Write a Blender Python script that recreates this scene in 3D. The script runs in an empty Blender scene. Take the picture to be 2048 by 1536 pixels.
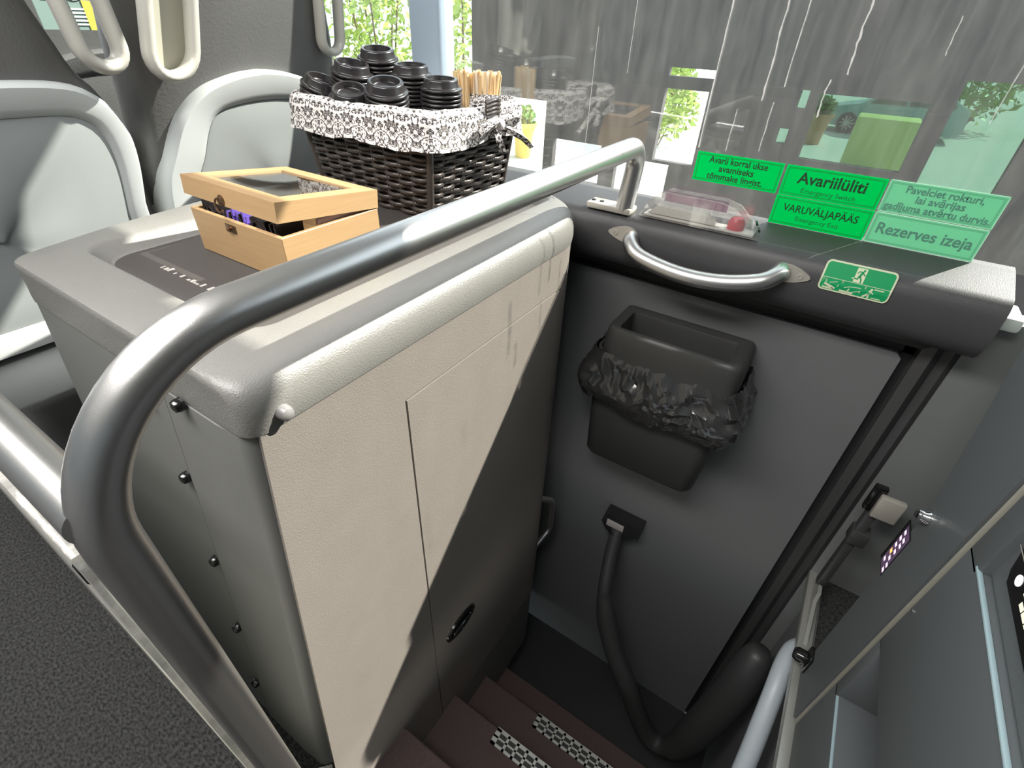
import bpy, bmesh, math, random
from mathutils import Vector, Matrix, noise

random.seed(7)
SC = bpy.context.scene
COL = SC.collection
PI = math.pi

# ------------------------------------------------------------------ camera
cam_d = bpy.data.cameras.new('camera')
cam = bpy.data.objects.new('camera', cam_d)
COL.objects.link(cam)
cam_d.sensor_width = 36.0
cam_d.lens = 36.0 * 975.0 / 2048.0
cam_d.clip_start = 0.02
cam_d.clip_end = 300
RT = (0.5475360, -0.8359403, 0.0375249)
DN = (-0.4817658, -0.3515855, -0.8026764)
FW = (0.6841828, 0.4214160, -0.5952332)
cam.matrix_world = Matrix(((RT[0], -DN[0], -FW[0], -1.3579),
                           (RT[1], -DN[1], -FW[1], -0.52429),
                           (RT[2], -DN[2], -FW[2], 1.42),
                           (0, 0, 0, 1)))
SC.camera = cam

# ------------------------------------------------------------------ sky, sun, lamps, exposure
W = bpy.data.worlds.new('sky')
SC.world = W
W.use_nodes = True
bg = W.node_tree.nodes['Background']
bg.inputs['Color'].default_value = (0.80, 0.90, 1.0, 1)
bg.inputs['Strength'].default_value = 1.2
sun_d = bpy.data.lights.new('sun', 'SUN')
sun_d.energy = 9.0
sun_d.angle = math.radians(0.7)
sun_d.color = (1.0, 0.94, 0.86)
sun = bpy.data.objects.new('sun', sun_d)
COL.objects.link(sun)
SUN_DIR = Vector((-0.93, 0.78, -1.0)).normalized()
sun.rotation_euler = SUN_DIR.to_track_quat('-Z', 'Y').to_euler()
sun.location = (6, -5, 8)
# unseen fill lamps added to brighten the interior (their housings are built with the ceiling)
for lx, ly, lsx, lsy, pw in ((-1.65, 0.35, 0.5, 2.0, 30.0), (-1.65, 3.0, 0.4, 2.4, 16.0)):
    ld = bpy.data.lights.new('added_fill_light', 'AREA')
    ld.shape = 'RECTANGLE'
    ld.size, ld.size_y = lsx, lsy
    ld.energy = pw
    ld.color = (1.0, 0.98, 0.95)
    lo_ = bpy.data.objects.new('added_fill_light', ld)
    COL.objects.link(lo_)
    lo_.location = (lx, ly, 2.405)
SC.view_settings.view_transform = 'Standard'
SC.view_settings.look = 'None'
SC.view_settings.gamma = 1.0
SC.view_settings.use_curve_mapping = False
SC.view_settings.exposure = 1.0

# ------------------------------------------------------------------ materials
MATS = {}


def mat(name, col, rough=0.5, metal=0.0, bump=0.0, bscale=200.0, spec=0.5, noise_amt=0.0, nscale=20.0, emis=0.0, coat=0.0, detail=3.0, stretch=None):
    m = bpy.data.materials.new(name)
    m.use_nodes = True
    nt = m.node_tree
    p = nt.nodes['Principled BSDF']
    p.inputs['Base Color'].default_value = (*col, 1)
    p.inputs['Roughness'].default_value = rough
    p.inputs['Metallic'].default_value = metal
    p.inputs['Specular IOR Level'].default_value = spec
    if coat:
        p.inputs['Coat Weight'].default_value = coat
        p.inputs['Coat Roughness'].default_value = 0.08
    if emis:
        p.inputs['Emission Color'].default_value = (*col, 1)
        p.inputs['Emission Strength'].default_value = emis
    tc = nt.nodes.new('ShaderNodeTexCoord')
    src = tc.outputs['Object']
    if stretch:
        mp = nt.nodes.new('ShaderNodeMapping')
        mp.inputs['Scale'].default_value = stretch
        nt.links.new(src, mp.inputs['Vector'])
        src = mp.outputs['Vector']
    if bump:
        n = nt.nodes.new('ShaderNodeTexNoise')
        n.inputs['Scale'].default_value = bscale
        n.inputs['Detail'].default_value = detail
        b = nt.nodes.new('ShaderNodeBump')
        b.inputs['Strength'].default_value = bump
        b.inputs['Distance'].default_value = 0.002
        nt.links.new(src, n.inputs['Vector'])
        nt.links.new(n.outputs['Fac'], b.inputs['Height'])
        nt.links.new(b.outputs['Normal'], p.inputs['Normal'])
    if noise_amt:
        n2 = nt.nodes.new('ShaderNodeTexNoise')
        n2.inputs['Scale'].default_value = nscale
        n2.inputs['Detail'].default_value = 4
        mx = nt.nodes.new('ShaderNodeMix')
        mx.data_type = 'RGBA'
        mx.inputs['A'].default_value = (*[c * (1 - noise_amt) for c in col], 1)
        mx.inputs['B'].default_value = (*[min(1, c * (1 + noise_amt)) for c in col], 1)
        nt.links.new(src, n2.inputs['Vector'])
        nt.links.new(n2.outputs['Fac'], mx.inputs['Factor'])
        nt.links.new(mx.outputs['Result'], p.inputs['Base Color'])
    MATS[name] = m
    return m


def mat_glass(name, tint, refl_ior=1.6, dust_haze=0.0, gloss_rough=0.0):
    m = bpy.data.materials.new(name)
    m.use_nodes = True
    nt = m.node_tree
    for n in list(nt.nodes):
        nt.nodes.remove(n)
    out = nt.nodes.new('ShaderNodeOutputMaterial')
    tr = nt.nodes.new('ShaderNodeBsdfTransparent')
    tr.inputs['Color'].default_value = (*tint, 1)
    gl = nt.nodes.new('ShaderNodeBsdfGlossy')
    gl.inputs['Roughness'].default_value = gloss_rough
    gl.inputs['Color'].default_value = (1, 1, 1, 1)
    # Schlick reflectance, the same on both faces of the pane
    lw = nt.nodes.new('ShaderNodeLayerWeight')
    lw.inputs['Blend'].default_value = 0.5
    pw = nt.nodes.new('ShaderNodeMath')
    pw.operation = 'POWER'
    pw.inputs[1].default_value = 5.0
    nt.links.new(lw.outputs['Facing'], pw.inputs[0])
    r0 = ((refl_ior - 1) / (refl_ior + 1)) ** 2
    fr = nt.nodes.new('ShaderNodeMath')
    fr.operation = 'MULTIPLY_ADD'
    fr.inputs[1].default_value = 1 - r0
    fr.inputs[2].default_value = r0
    nt.links.new(pw.outputs[0], fr.inputs[0])
    mx = nt.nodes.new('ShaderNodeMixShader')
    nt.links.new(fr.outputs[0], mx.inputs['Fac'])
    nt.links.new(tr.outputs['BSDF'], mx.inputs[1])
    nt.links.new(gl.outputs['BSDF'], mx.inputs[2])
    last = mx.outputs['Shader']
    if dust_haze:
        df = nt.nodes.new('ShaderNodeBsdfDiffuse')
        df.inputs['Color'].default_value = (0.75, 0.72, 0.68, 1)
        tl = nt.nodes.new('ShaderNodeBsdfTranslucent')
        tl.inputs['Color'].default_value = (0.75, 0.72, 0.68, 1)
        add = nt.nodes.new('ShaderNodeMixShader')
        nt.links.new(df.outputs['BSDF'], add.inputs[1])
        nt.links.new(tl.outputs['BSDF'], add.inputs[2])
        tc = nt.nodes.new('ShaderNodeTexCoord')
        mp = nt.nodes.new('ShaderNodeMapping')
        mp.inputs['Scale'].default_value = (1.0, 9.0, 1.6)
        no = nt.nodes.new('ShaderNodeTexNoise')
        no.inputs['Scale'].default_value = 3.0
        no.inputs['Detail'].default_value = 6
        no.inputs['Roughness'].default_value = 0.7
        rp = nt.nodes.new('ShaderNodeMapRange')
        rp.inputs['From Min'].default_value = 0.35
        rp.inputs['From Max'].default_value = 0.75
        rp.inputs['To Min'].default_value = dust_haze * 0.45
        rp.inputs['To Max'].default_value = dust_haze * 2.0
        nt.links.new(tc.outputs['Object'], mp.inputs['Vector'])
        nt.links.new(mp.outputs['Vector'], no.inputs['Vector'])
        nt.links.new(no.outputs['Fac'], rp.inputs['Value'])
        mx2 = nt.nodes.new('ShaderNodeMixShader')
        nt.links.new(rp.outputs['Result'], mx2.inputs['Fac'])
        nt.links.new(last, mx2.inputs[1])
        nt.links.new(add.outputs['Shader'], mx2.inputs[2])
        last = mx2.outputs['Shader']
    nt.links.new(last, out.inputs['Surface'])
    MATS[name] = m
    return m


def mat_sticker(name, col, glow):
    """printed film on a window: diffuse, lets some coloured light through"""
    m = bpy.data.materials.new(name)
    m.use_nodes = True
    nt = m.node_tree
    for n in list(nt.nodes):
        nt.nodes.remove(n)
    out = nt.nodes.new('ShaderNodeOutputMaterial')
    df = nt.nodes.new('ShaderNodeBsdfDiffuse')
    df.inputs['Color'].default_value = (*col, 1)
    tl = nt.nodes.new('ShaderNodeBsdfTranslucent')
    tl.inputs['Color'].default_value = (*col, 1)
    tr = nt.nodes.new('ShaderNodeBsdfTransparent')
    tr.inputs['Color'].default_value = (*[c * 0.9 for c in col], 1)
    m1 = nt.nodes.new('ShaderNodeMixShader')
    m1.inputs['Fac'].default_value = glow
    m2 = nt.nodes.new('ShaderNodeMixShader')
    m2.inputs['Fac'].default_value = 0.12
    nt.links.new(df.outputs['BSDF'], m1.inputs[1])
    nt.links.new(tl.outputs['BSDF'], m1.inputs[2])
    nt.links.new(m1.outputs['Shader'], m2.inputs[1])
    nt.links.new(tr.outputs['BSDF'], m2.inputs[2])
    nt.links.new(m2.outputs['Shader'], out.inputs['Surface'])
    MATS[name] = m
    return m


def mat_damask(name):
    """white cotton with mirrored dark brown scrollwork, driven by the cloth's own UVs (metres)"""
    m = mat(name, (0.8, 0.77, 0.75), 0.9)
    nt = m.node_tree
    p = nt.nodes['Principled BSDF']
    N = nt.nodes.new
    uv = N('ShaderNodeUVMap')
    sep = N('ShaderNodeSeparateXYZ')
    nt.links.new(uv.outputs['UV'], sep.inputs['Vector'])
    pp = N('ShaderNodeMath')
    pp.operation = 'PINGPONG'
    pp.inputs[1].default_value = 0.032
    nt.links.new(sep.outputs['X'], pp.inputs[0])
    cb = N('ShaderNodeCombineXYZ')
    nt.links.new(pp.outputs[0], cb.inputs['X'])
    nt.links.new(sep.outputs['Y'], cb.inputs['Y'])
    no = N('ShaderNodeTexNoise')
    no.inputs['Scale'].default_value = 80
    no.inputs['Detail'].default_value = 0.6
    no.inputs['Distortion'].default_value = 1.6
    nt.links.new(cb.outputs['Vector'], no.inputs['Vector'])
    n2 = N('ShaderNodeTexNoise')
    n2.inputs['Scale'].default_value = 85
    n2.inputs['Detail'].default_value = 1.0
    n2.inputs['Distortion'].default_value = 2.2
    of = N('ShaderNodeVectorMath')
    of.operation = 'ADD'
    of.inputs[1].default_value = (3.1, 7.7, 1.3)
    nt.links.new(cb.outputs['Vector'], of.inputs[0])
    nt.links.new(of.outputs['Vector'], n2.inputs['Vector'])
    a = N('ShaderNodeMath')
    a.operation = 'GREATER_THAN'
    a.inputs[1].default_value = 0.465
    nt.links.new(no.outputs['Fac'], a.inputs[0])
    d0 = N('ShaderNodeMath')
    d0.operation = 'SUBTRACT'
    d0.inputs[1].default_value = 0.5
    nt.links.new(n2.outputs['Fac'], d0.inputs[0])
    d1 = N('ShaderNodeMath')
    d1.operation = 'ABSOLUTE'
    nt.links.new(d0.outputs[0], d1.inputs[0])
    b = N('ShaderNodeMath')
    b.operation = 'GREATER_THAN'
    b.inputs[1].default_value = 0.028
    nt.links.new(d1.outputs[0], b.inputs[0])
    c = N('ShaderNodeMath')
    c.operation = 'MULTIPLY'
    nt.links.new(a.outputs[0], c.inputs[0])
    nt.links.new(b.outputs[0], c.inputs[1])
    mx = N('ShaderNodeMix')
    mx.data_type = 'RGBA'
    mx.inputs['A'].default_value = (0.70, 0.67, 0.65, 1)
    mx.inputs['B'].default_value = (0.035, 0.026, 0.026, 1)
    nt.links.new(c.outputs[0], mx.inputs['Factor'])
    nt.links.new(mx.outputs['Result'], p.inputs['Base Color'])
    return m


def mat_wood(name, c1, c2):
    m = mat(name, c1, 0.45)
    nt = m.node_tree
    p = nt.nodes['Principled BSDF']
    tc = nt.nodes.new('ShaderNodeTexCoord')
    mp = nt.nodes.new('ShaderNodeMapping')
    mp.inputs['Scale'].default_value = (6, 6, 90)
    no = nt.nodes.new('ShaderNodeTexNoise')
    no.inputs['Scale'].default_value = 2.2
    no.inputs['Detail'].default_value = 6
    mx = nt.nodes.new('ShaderNodeMix')
    mx.data_type = 'RGBA'
    mx.inputs['A'].default_value = (*c1, 1)
    mx.inputs['B'].default_value = (*c2, 1)
    nt.links.new(tc.outputs['Object'], mp.inputs['Vector'])
    nt.links.new(mp.outputs['Vector'], no.inputs['Vector'])
    nt.links.new(no.outputs['Fac'], mx.inputs['Factor'])
    nt.links.new(mx.outputs['Result'], p.inputs['Base Color'])
    return m


PLAS = mat('beige_grey_plastic', (0.200, 0.178, 0.160), 0.5, bump=0.35, bscale=420, noise_amt=0.06, nscale=16)
PLASC = mat('cap_grey_plastic', (0.185, 0.180, 0.168), 0.36, bump=0.45, bscale=420, noise_amt=0.04, nscale=30)
PLASE = mat('end_grey_plastic', (0.15, 0.15, 0.145), 0.5, bump=0.1, bscale=500)
TRAYM = mat('tray_mat_rubber', (0.050, 0.044, 0.041), 0.6, bump=0.2, bscale=600)
SHELL = mat('seat_shell_plastic', (0.47, 0.49, 0.49), 0.42, bump=0.08, bscale=700)
SHELLD = mat('seat_inset_plastic', (0.29, 0.31, 0.31), 0.5, bump=0.15, bscale=900)
LEATH = mat('seat_leather', (0.100, 0.100, 0.098), 0.38, bump=0.4, bscale=160, detail=6)
HANDM = mat('seat_handle_plastic', (0.44, 0.43, 0.39), 0.35)
STEEL = mat('brushed_steel', (0.66, 0.645, 0.63), 0.34, metal=1.0, bump=0.05, bscale=900)
STEELM = mat('satin_steel_plate', (0.46, 0.43, 0.38), 0.35, metal=0.35)
CHROME = mat('chrome', (0.8, 0.8, 0.8), 0.08, metal=1.0)
LEDGE = mat('ledge_dark_vinyl', (0.052, 0.051, 0.053), 0.45, bump=0.25, bscale=700)
DOORM = mat('door_grey_panel', (0.140, 0.145, 0.145), 0.5, bump=0.08, bscale=900)
GASK = mat('black_rubber', (0.012, 0.012, 0.013), 0.55)
FRAM = mat('door_frame_charcoal', (0.045, 0.045, 0.045), 0.32)
WALLM = mat('wall_grey_panel', (0.16, 0.168, 0.165), 0.5, bump=0.08, bscale=700)
GALM = mat('galley_grey_panel', (0.095, 0.103, 0.108), 0.5, bump=0.15, bscale=700)
GALD = mat('galley_dark_recess', (0.030, 0.031, 0.031), 0.6)
BINM = mat('bin_black_plastic', (0.042, 0.042, 0.040), 0.42, bump=0.25, bscale=500)
BAGM = mat('bin_bag_film', (0.030, 0.030, 0.030), 0.20, bump=0.5, bscale=60, coat=1.0)
LIDM = mat('lid_black_plastic', (0.022, 0.020, 0.021), 0.24)
WICK = mat('dark_wicker', (0.040, 0.032, 0.028), 0.30, bump=0.3, bscale=300)
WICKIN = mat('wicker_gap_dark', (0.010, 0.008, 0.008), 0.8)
CLOTH = mat_damask('damask_cotton')
WOOD = mat_wood('bamboo_wood', (0.40, 0.262, 0.135), (0.32, 0.195, 0.09))
WOODS = mat_wood('stirrer_wood', (0.80, 0.60, 0.34), (0.70, 0.47, 0.24))
BRASS = mat('antique_brass', (0.20, 0.12, 0.07), 0.3, metal=0.9)
PAPER = mat('white_paper', (0.86, 0.85, 0.82), 0.8)
TEAK = mat('tea_packet_black', (0.022, 0.018, 0.020), 0.35)
TEAP = mat('tea_packet_purple', (0.20, 0.13, 0.62), 0.35)
TEAB = mat('tea_packet_brown', (0.30, 0.18, 0.15), 0.4)
CARPET = mat('aisle_carpet', (0.022, 0.0218, 0.021), 0.95, bump=1.0, bscale=90, noise_amt=0.85, nscale=120, stretch=(1.5, 0.8, 1.0))
nt_ = CARPET.node_tree
mx_ = next(n for n in nt_.nodes if n.type == 'MIX')
mx_.inputs['A'].default_value = (0.004, 0.004, 0.004, 1)
mx_.inputs['B'].default_value = (0.048, 0.047, 0.045, 1)
mr_ = nt_.nodes.new('ShaderNodeMapRange')
mr_.inputs['From Min'].default_value = 0.34
mr_.inputs['From Max'].default_value = 0.70
nt_.links.new(mx_.inputs['Factor'].links[0].from_socket, mr_.inputs['Value'])
nt_.links.new(mr_.outputs['Result'], mx_.inputs['Factor'])
STEPC = mat('stair_carpet', (0.075, 0.050, 0.048), 0.9, bump=0.7, bscale=160, noise_amt=0.35, nscale=220)
ALU = mat('aluminium_trim', (0.45, 0.45, 0.42), 0.38, metal=0.6)
HGREY = mat('pale_grey_powder_coat', (0.36, 0.40, 0.43), 0.4)
CEIL = mat('ceiling_fabric', (0.55, 0.55, 0.54), 0.9)
PILLAR = mat('pillar_pale_blue', (0.30, 0.37, 0.45), 0.5)
PANE = mat_glass('window_glass', (0.93, 0.95, 0.94), 1.66, dust_haze=0.021)
PANE2 = mat_glass('side_window_glass', (0.90, 0.93, 0.92), 1.45, dust_haze=0.01)
TINT = mat_glass('tinted_glass', (0.30, 0.42, 0.365), 1.5)
TINTB = mat_glass('box_lid_glass', (0.85, 0.86, 0.85), 1.7)
CLEARP = mat_glass('clear_plastic_cover', (0.90, 0.90, 0.90), 2.4, dust_haze=0.13)  # diffuse haze stands in for light caught on the cover's edges
FROST = mat_glass('greenish_panel', (0.78, 0.86, 0.80), 1.5, dust_haze=0.6)
GREEN = mat_sticker('sticker_green', (0.0, 0.58, 0.17), 0.45)
MINT = mat_sticker('sticker_mint', (0.27, 0.62, 0.42), 0.40)
MINTW = mat_sticker('sticker_mint_white', (0.70, 0.92, 0.80), 0.4)
INKD = mat('sticker_ink_dark', (0.004, 0.055, 0.018), 0.6)
INKM = mat('sticker_ink_mid', (0.003, 0.13, 0.04), 0.6)
INKP = mat('sticker_ink_pale', (0.10, 0.27, 0.20), 0.6)
EGREEN = mat('exit_sign_green', (0.006, 0.30, 0.10), 0.35)
ECREAM = mat('exit_sign_cream', (0.62, 0.66, 0.46), 0.4)
RED = mat('release_red', (0.55, 0.05, 0.08), 0.35)
PINK = mat('cover_reflection_magenta', (0.20, 0.06, 0.16), 0.3)
BLKG = mat('gloss_black', (0.008, 0.008, 0.008), 0.12)
LCDB = mat('lcd_purple', (0.075, 0.045, 0.085), 0.2, emis=0.35)
LCDP = mat('lcd_glyph_pink', (0.85, 0.60, 0.85), 0.4, emis=0.7)
LCDO = mat('lcd_glyph_orange', (0.95, 0.40, 0.10), 0.4, emis=0.8)
BTXT = mat('button_print_cream', (0.80, 0.78, 0.62), 0.5, emis=0.25)
BWHT = mat('button_lamp_white', (0.85, 0.92, 0.92), 0.4, emis=0.6)
BYEL = mat('button_lamp_yellow', (0.75, 0.90, 0.12), 0.4, emis=0.7)
CONC = mat('outside_concrete', (0.62, 0.61, 0.58), 0.9, noise_amt=0.08, nscale=2.0)
STAW = mat('station_dark_cladding', (0.050, 0.047, 0.045), 0.7, noise_amt=0.35, nscale=5.0)
LEAF = mat('hedge_leaf', (0.30, 0.42, 0.07), 0.5, noise_amt=0.5, nscale=3.0)
LEAF2 = mat('planter_leaf', (0.16, 0.34, 0.07), 0.5, noise_amt=0.4, nscale=6.0)
POTY = mat('yellow_pot', (0.60, 0.44, 0.11), 0.6)
POTO = mat('terracotta_pot', (0.50, 0.25, 0.10), 0.7)
CARM = mat('car_paint_teal', (0.26, 0.42, 0.44), 0.3, coat=0.5)
CARG = mat('car_window_dark', (0.05, 0.08, 0.08), 0.1)
TYRE = mat('tyre_rubber', (0.02, 0.02, 0.02), 0.7)
RIM = mat('wheel_alloy', (0.6, 0.6, 0.6), 0.3, metal=0.8)
YGRN = mat('lime_block_paint', (0.62, 0.66, 0.20), 0.6)
BLUEG = mat('kerb_blue_grey', (0.36, 0.50, 0.55), 0.7)
POSTB = mat('poster_blue', (0.14, 0.145, 0.30), 0.4)
POSTG = mat('poster_green', (0.15, 0.21, 0.19), 0.4)
POSTY = mat('poster_yellow', (0.38, 0.33, 0.06), 0.4)
POSTW = mat('poster_white', (0.75, 0.76, 0.80), 0.5)
DRIP = mat('dried_drip', (0.72, 0.71, 0.69), 0.8)

# ------------------------------------------------------------------ mesh helpers
WL = {}


def thing(name, label, cat, loc=(0, 0, 0), group=None, rotz=0.0):
    o = bpy.data.objects.new(name, None)
    COL.objects.link(o)
    o.empty_display_size = 0.05
    o.location = loc
    o.rotation_euler = (0, 0, rotz)
    WL[o.name] = Vector(loc)
    o['label'] = label
    o['category'] = cat
    if group:
        o['group'] = group
    return o


def tag(o, label=None, cat=None, group=None, kind=None):
    if label:
        o['label'] = label
    if cat:
        o['category'] = cat
    if group:
        o['group'] = group
    if kind:
        o['kind'] = kind
    return o


def mesh_of(name, bm, m, smooth=True, angle=38, recalc=True):
    if recalc:
        bmesh.ops.recalc_face_normals(bm, faces=bm.faces)
    me = bpy.data.meshes.new(name)
    bm.to_mesh(me)
    bm.free()
    for mm in (m if isinstance(m, (list, tuple)) else [m]):
        me.materials.append(mm)
    if smooth:
        me.shade_smooth()
        me.set_sharp_from_angle(angle=math.radians(angle))
    return me


def obj(name, bm, m, parent=None, smooth=True, angle=38, recalc=True):
    """link bm as ONE mesh object; bm is in world metres, the object hangs on its parent"""
    off = WL[parent.name] if parent is not None else Vector((0, 0, 0))
    if off.length:
        bmesh.ops.translate(bm, verts=bm.verts, vec=-off)
    o = bpy.data.objects.new(name, mesh_of(name, bm, m, smooth, angle, recalc))
    COL.objects.link(o)
    if parent is not None:
        o.parent = parent
    WL[o.name] = off
    return o


def struct(name, bm, m, parent=None, **k):
    o = obj(name, bm, m, parent, **k)
    o['kind'] = 'structure'
    return o


def add_box(bm, lo, hi, bev=0.0, seg=2, M=None):
    lo, hi = Vector(lo), Vector(hi)
    r = bmesh.ops.create_cube(bm, size=1.0)
    vs = r['verts']
    c, d = (lo + hi) / 2, hi - lo
    for v in vs:
        v.co = Vector((v.co.x * d.x, v.co.y * d.y, v.co.z * d.z)) + c
    if bev:
        es = list({e for v in vs for e in v.link_edges})
        rr = bmesh.ops.bevel(bm, geom=es, offset=bev, segments=seg, affect='EDGES', profile=0.5)
        vs = [v for v in rr['verts'] if v.is_valid]
    if M is not None:
        for v in vs:
            v.co = M @ v.co
    return vs


def box(lo, hi, bev=0.0, seg=2):
    bm = bmesh.new()
    add_box(bm, lo, hi, bev, seg)
    return bm


def fillet(pts, rads, seg=10):
    pts = [Vector(p) for p in pts]
    out = [pts[0]]
    for i in range(1, len(pts) - 1):
        r = rads[i - 1] if isinstance(rads, (list, tuple)) else rads
        p, a, b = pts[i], (pts[i - 1] - pts[i]).normalized(), (pts[i + 1] - pts[i]).normalized()
        ang = a.angle(b)
        t = r / math.tan(ang / 2)
        s, e = p + a * t, p + b * t
        bis = (a + b).normalized()
        c = p + bis * (r / math.sin(ang / 2))
        va, vb = s - c, e - c
        tot = va.angle(vb)
        ax = va.cross(vb).normalized()
        for k in range(seg + 1):
            out.append(c + Matrix.Rotation(tot * k / seg, 3, ax) @ va)
    out.append(pts[-1])
    return out


def spline(pts, n=8):
    pts = [Vector(p) for p in pts]
    P = [pts[0]] + pts + [pts[-1]]
    out = []
    for i in range(1, len(P) - 2):
        for k in range(n):
            t = k / n
            a, b, c, d = P[i - 1], P[i], P[i + 1], P[i + 2]
            out.append(0.5 * ((2 * b) + (c - a) * t + (2 * a - 5 * b + 4 * c - d) * t * t + (3 * b - a - 3 * c + d) * t ** 3))
    out.append(pts[-1])
    return out


def add_tube(bm, pts, r, n=14, closed=False, sx=1.0, sy=1.0, up=None):
    pts = [Vector(p) for p in pts]
    m = len(pts)
    rad = r if isinstance(r, (list, tuple)) else [r] * m
    tan = []
    for i in range(m):
        if closed:
            t = pts[(i + 1) % m] - pts[i - 1]
        else:
            t = pts[min(i + 1, m - 1)] - pts[max(i - 1, 0)]
        tan.append(t.normalized())
    u = Vector(up) if up else Vector((0, 0, 1))
    if abs(u.dot(tan[0])) > 0.95:
        u = Vector((0, 1, 0))
    u = (u - tan[0] * u.dot(tan[0])).normalized()
    rings = []
    for i in range(m):
        if i and not up:
            ax = tan[i - 1].cross(tan[i])
            if ax.length > 1e-7:
                u = Matrix.Rotation(tan[i - 1].angle(tan[i]), 3, ax.normalized()) @ u
        elif up:
            u = Vector(up)
        u = (u - tan[i] * u.dot(tan[i])).normalized()
        w = tan[i].cross(u)
        ring = []
        for k in range(n):
            a = 2 * PI * k / n
            ring.append(bm.verts.new(pts[i] + (u * math.cos(a) * sx + w * math.sin(a) * sy) * rad[i]))
        rings.append(ring)
    for i in range(m if closed else m - 1):
        A, B = rings[i], rings[(i + 1) % m]
        for k in range(n):
            bm.faces.new((A[k], A[(k + 1) % n], B[(k + 1) % n], B[k]))
    if not closed:
        bm.faces.new(rings[0][::-1])
        bm.faces.new(rings[-1])
    return rings


def tube(pts, r, n=14, **k):
    bm = bmesh.new()
    add_tube(bm, pts, r, n, **k)
    return bm


def add_lathe(bm, prof, M=None, n=32):
    """prof: (radius, height) pairs turned about local Z"""
    M = M or Matrix.Identity(4)
    rings = []
    for r, z in prof:
        if r < 1e-6:
            rings.append([bm.verts.new(M @ Vector((0, 0, z)))])
        else:
            rings.append([bm.verts.new(M @ Vector((r * math.cos(2 * PI * k / n), r * math.sin(2 * PI * k / n), z))) for k in range(n)])
    for a, b in zip(rings, rings[1:]):
        for k in range(n):
            k2 = (k + 1) % n
            if len(a) == 1 and len(b) > 1:
                bm.faces.new((a[0], b[k], b[k2]))
            elif len(b) == 1 and len(a) > 1:
                bm.faces.new((a[k], b[0], a[k2]))
            elif len(a) > 1:
                bm.faces.new((a[k], b[k], b[k2], a[k2]))


def add_prism(bm, poly, f0, f1):
    """poly: 2D points; f0/f1 map a 2D point to the two 3D end caps"""
    a = [bm.verts.new(f0(*p)) for p in poly]
    b = [bm.verts.new(f1(*p)) for p in poly]
    n = len(poly)
    bm.faces.new(a)
    bm.faces.new(b[::-1])
    for i in range(n):
        j = (i + 1) % n
        bm.faces.new((a[i], b[i], b[j], a[j]))
    return a, b


def prism_y(poly, y0, y1):           # poly in (x, z)
    bm = bmesh.new()
    add_prism(bm, poly, lambda x, z: Vector((x, y0, z)), lambda x, z: Vector((x, y1, z)))
    return bm


def prism_x(poly, x0, x1):           # poly in (y, z)
    bm = bmesh.new()
    add_prism(bm, poly, lambda y, z: Vector((x0, y, z)), lambda y, z: Vector((x1, y, z)))
    return bm


def prism_z(poly, z0, z1):           # poly in (x, y)
    bm = bmesh.new()
    add_prism(bm, poly, lambda x, y: Vector((x, y, z0)), lambda x, y: Vector((x, y, z1)))
    return bm


def bevel_all(bm, off, seg=2, ang=30):
    es = [e for e in bm.edges if e.is_manifold and e.calc_face_angle(0) > math.radians(ang)]
    bmesh.ops.bevel(bm, geom=es, offset=off, segments=seg, affect='EDGES', profile=0.5)
    return bm


def rrect(x0, x1, y0, y1, r, k=8, s=10):
    """rounded rectangle, same point count for any size; r: radius or 4 radii (x1y1, x0y1, x0y0, x1y0)"""
    rs = r if isinstance(r, (list, tuple)) else [r] * 4
    cs = [(x1 - rs[0], y1 - rs[0], 0, rs[0]), (x0 + rs[1], y1 - rs[1], 90, rs[1]), (x0 + rs[2], y0 + rs[2], 180, rs[2]), (x1 - rs[3], y0 + rs[3], 270, rs[3])]
    out = []
    for i, (cx, cy, a0, rr) in enumerate(cs):
        arc = [(cx + rr * math.cos(math.radians(a0 + 90 * j / k)), cy + rr * math.sin(math.radians(a0 + 90 * j / k))) for j in range(k + 1)]
        out += arc
        nx = cs[(i + 1) % 4]
        b = (nx[0] + nx[3] * math.cos(math.radians(nx[2])), nx[1] + nx[3] * math.sin(math.radians(nx[2])))
        a = arc[-1]
        for j in range(1, s):
            t = j / s
            out.append((a[0] + (b[0] - a[0]) * t, a[1] + (b[1] - a[1]) * t))
    return out


def add_loft(bm, loops, cap0=True, cap1=True, closed=True):
    R = [[bm.verts.new(p) for p in lp] for lp in loops]
    n = len(R[0])
    for a, b in zip(R, R[1:]):
        for i in range(n if closed else n - 1):
            j = (i + 1) % n
            bm.faces.new((a[i], a[j], b[j], b[i]))
    if cap0:
        bm.faces.new(R[0][::-1])
    if cap1:
        bm.faces.new(R[-1])
    return R


def resample(pts, n):
    pts = [Vector((p[0], p[1], 0)) for p in pts]
    d = [0]
    for a, b in zip(pts, pts[1:]):
        d.append(d[-1] + (b - a).length)
    out = []
    for i in range(n):
        t = d[-1] * i / (n - 1)
        k = max(j for j in range(len(d)) if d[j] <= t + 1e-9)
        if k >= len(pts) - 1:
            out.append((pts[-1].x, pts[-1].y))
            continue
        q = pts[k].lerp(pts[k + 1], (t - d[k]) / (d[k + 1] - d[k]))
        out.append((q.x, q.y))
    return out


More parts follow.
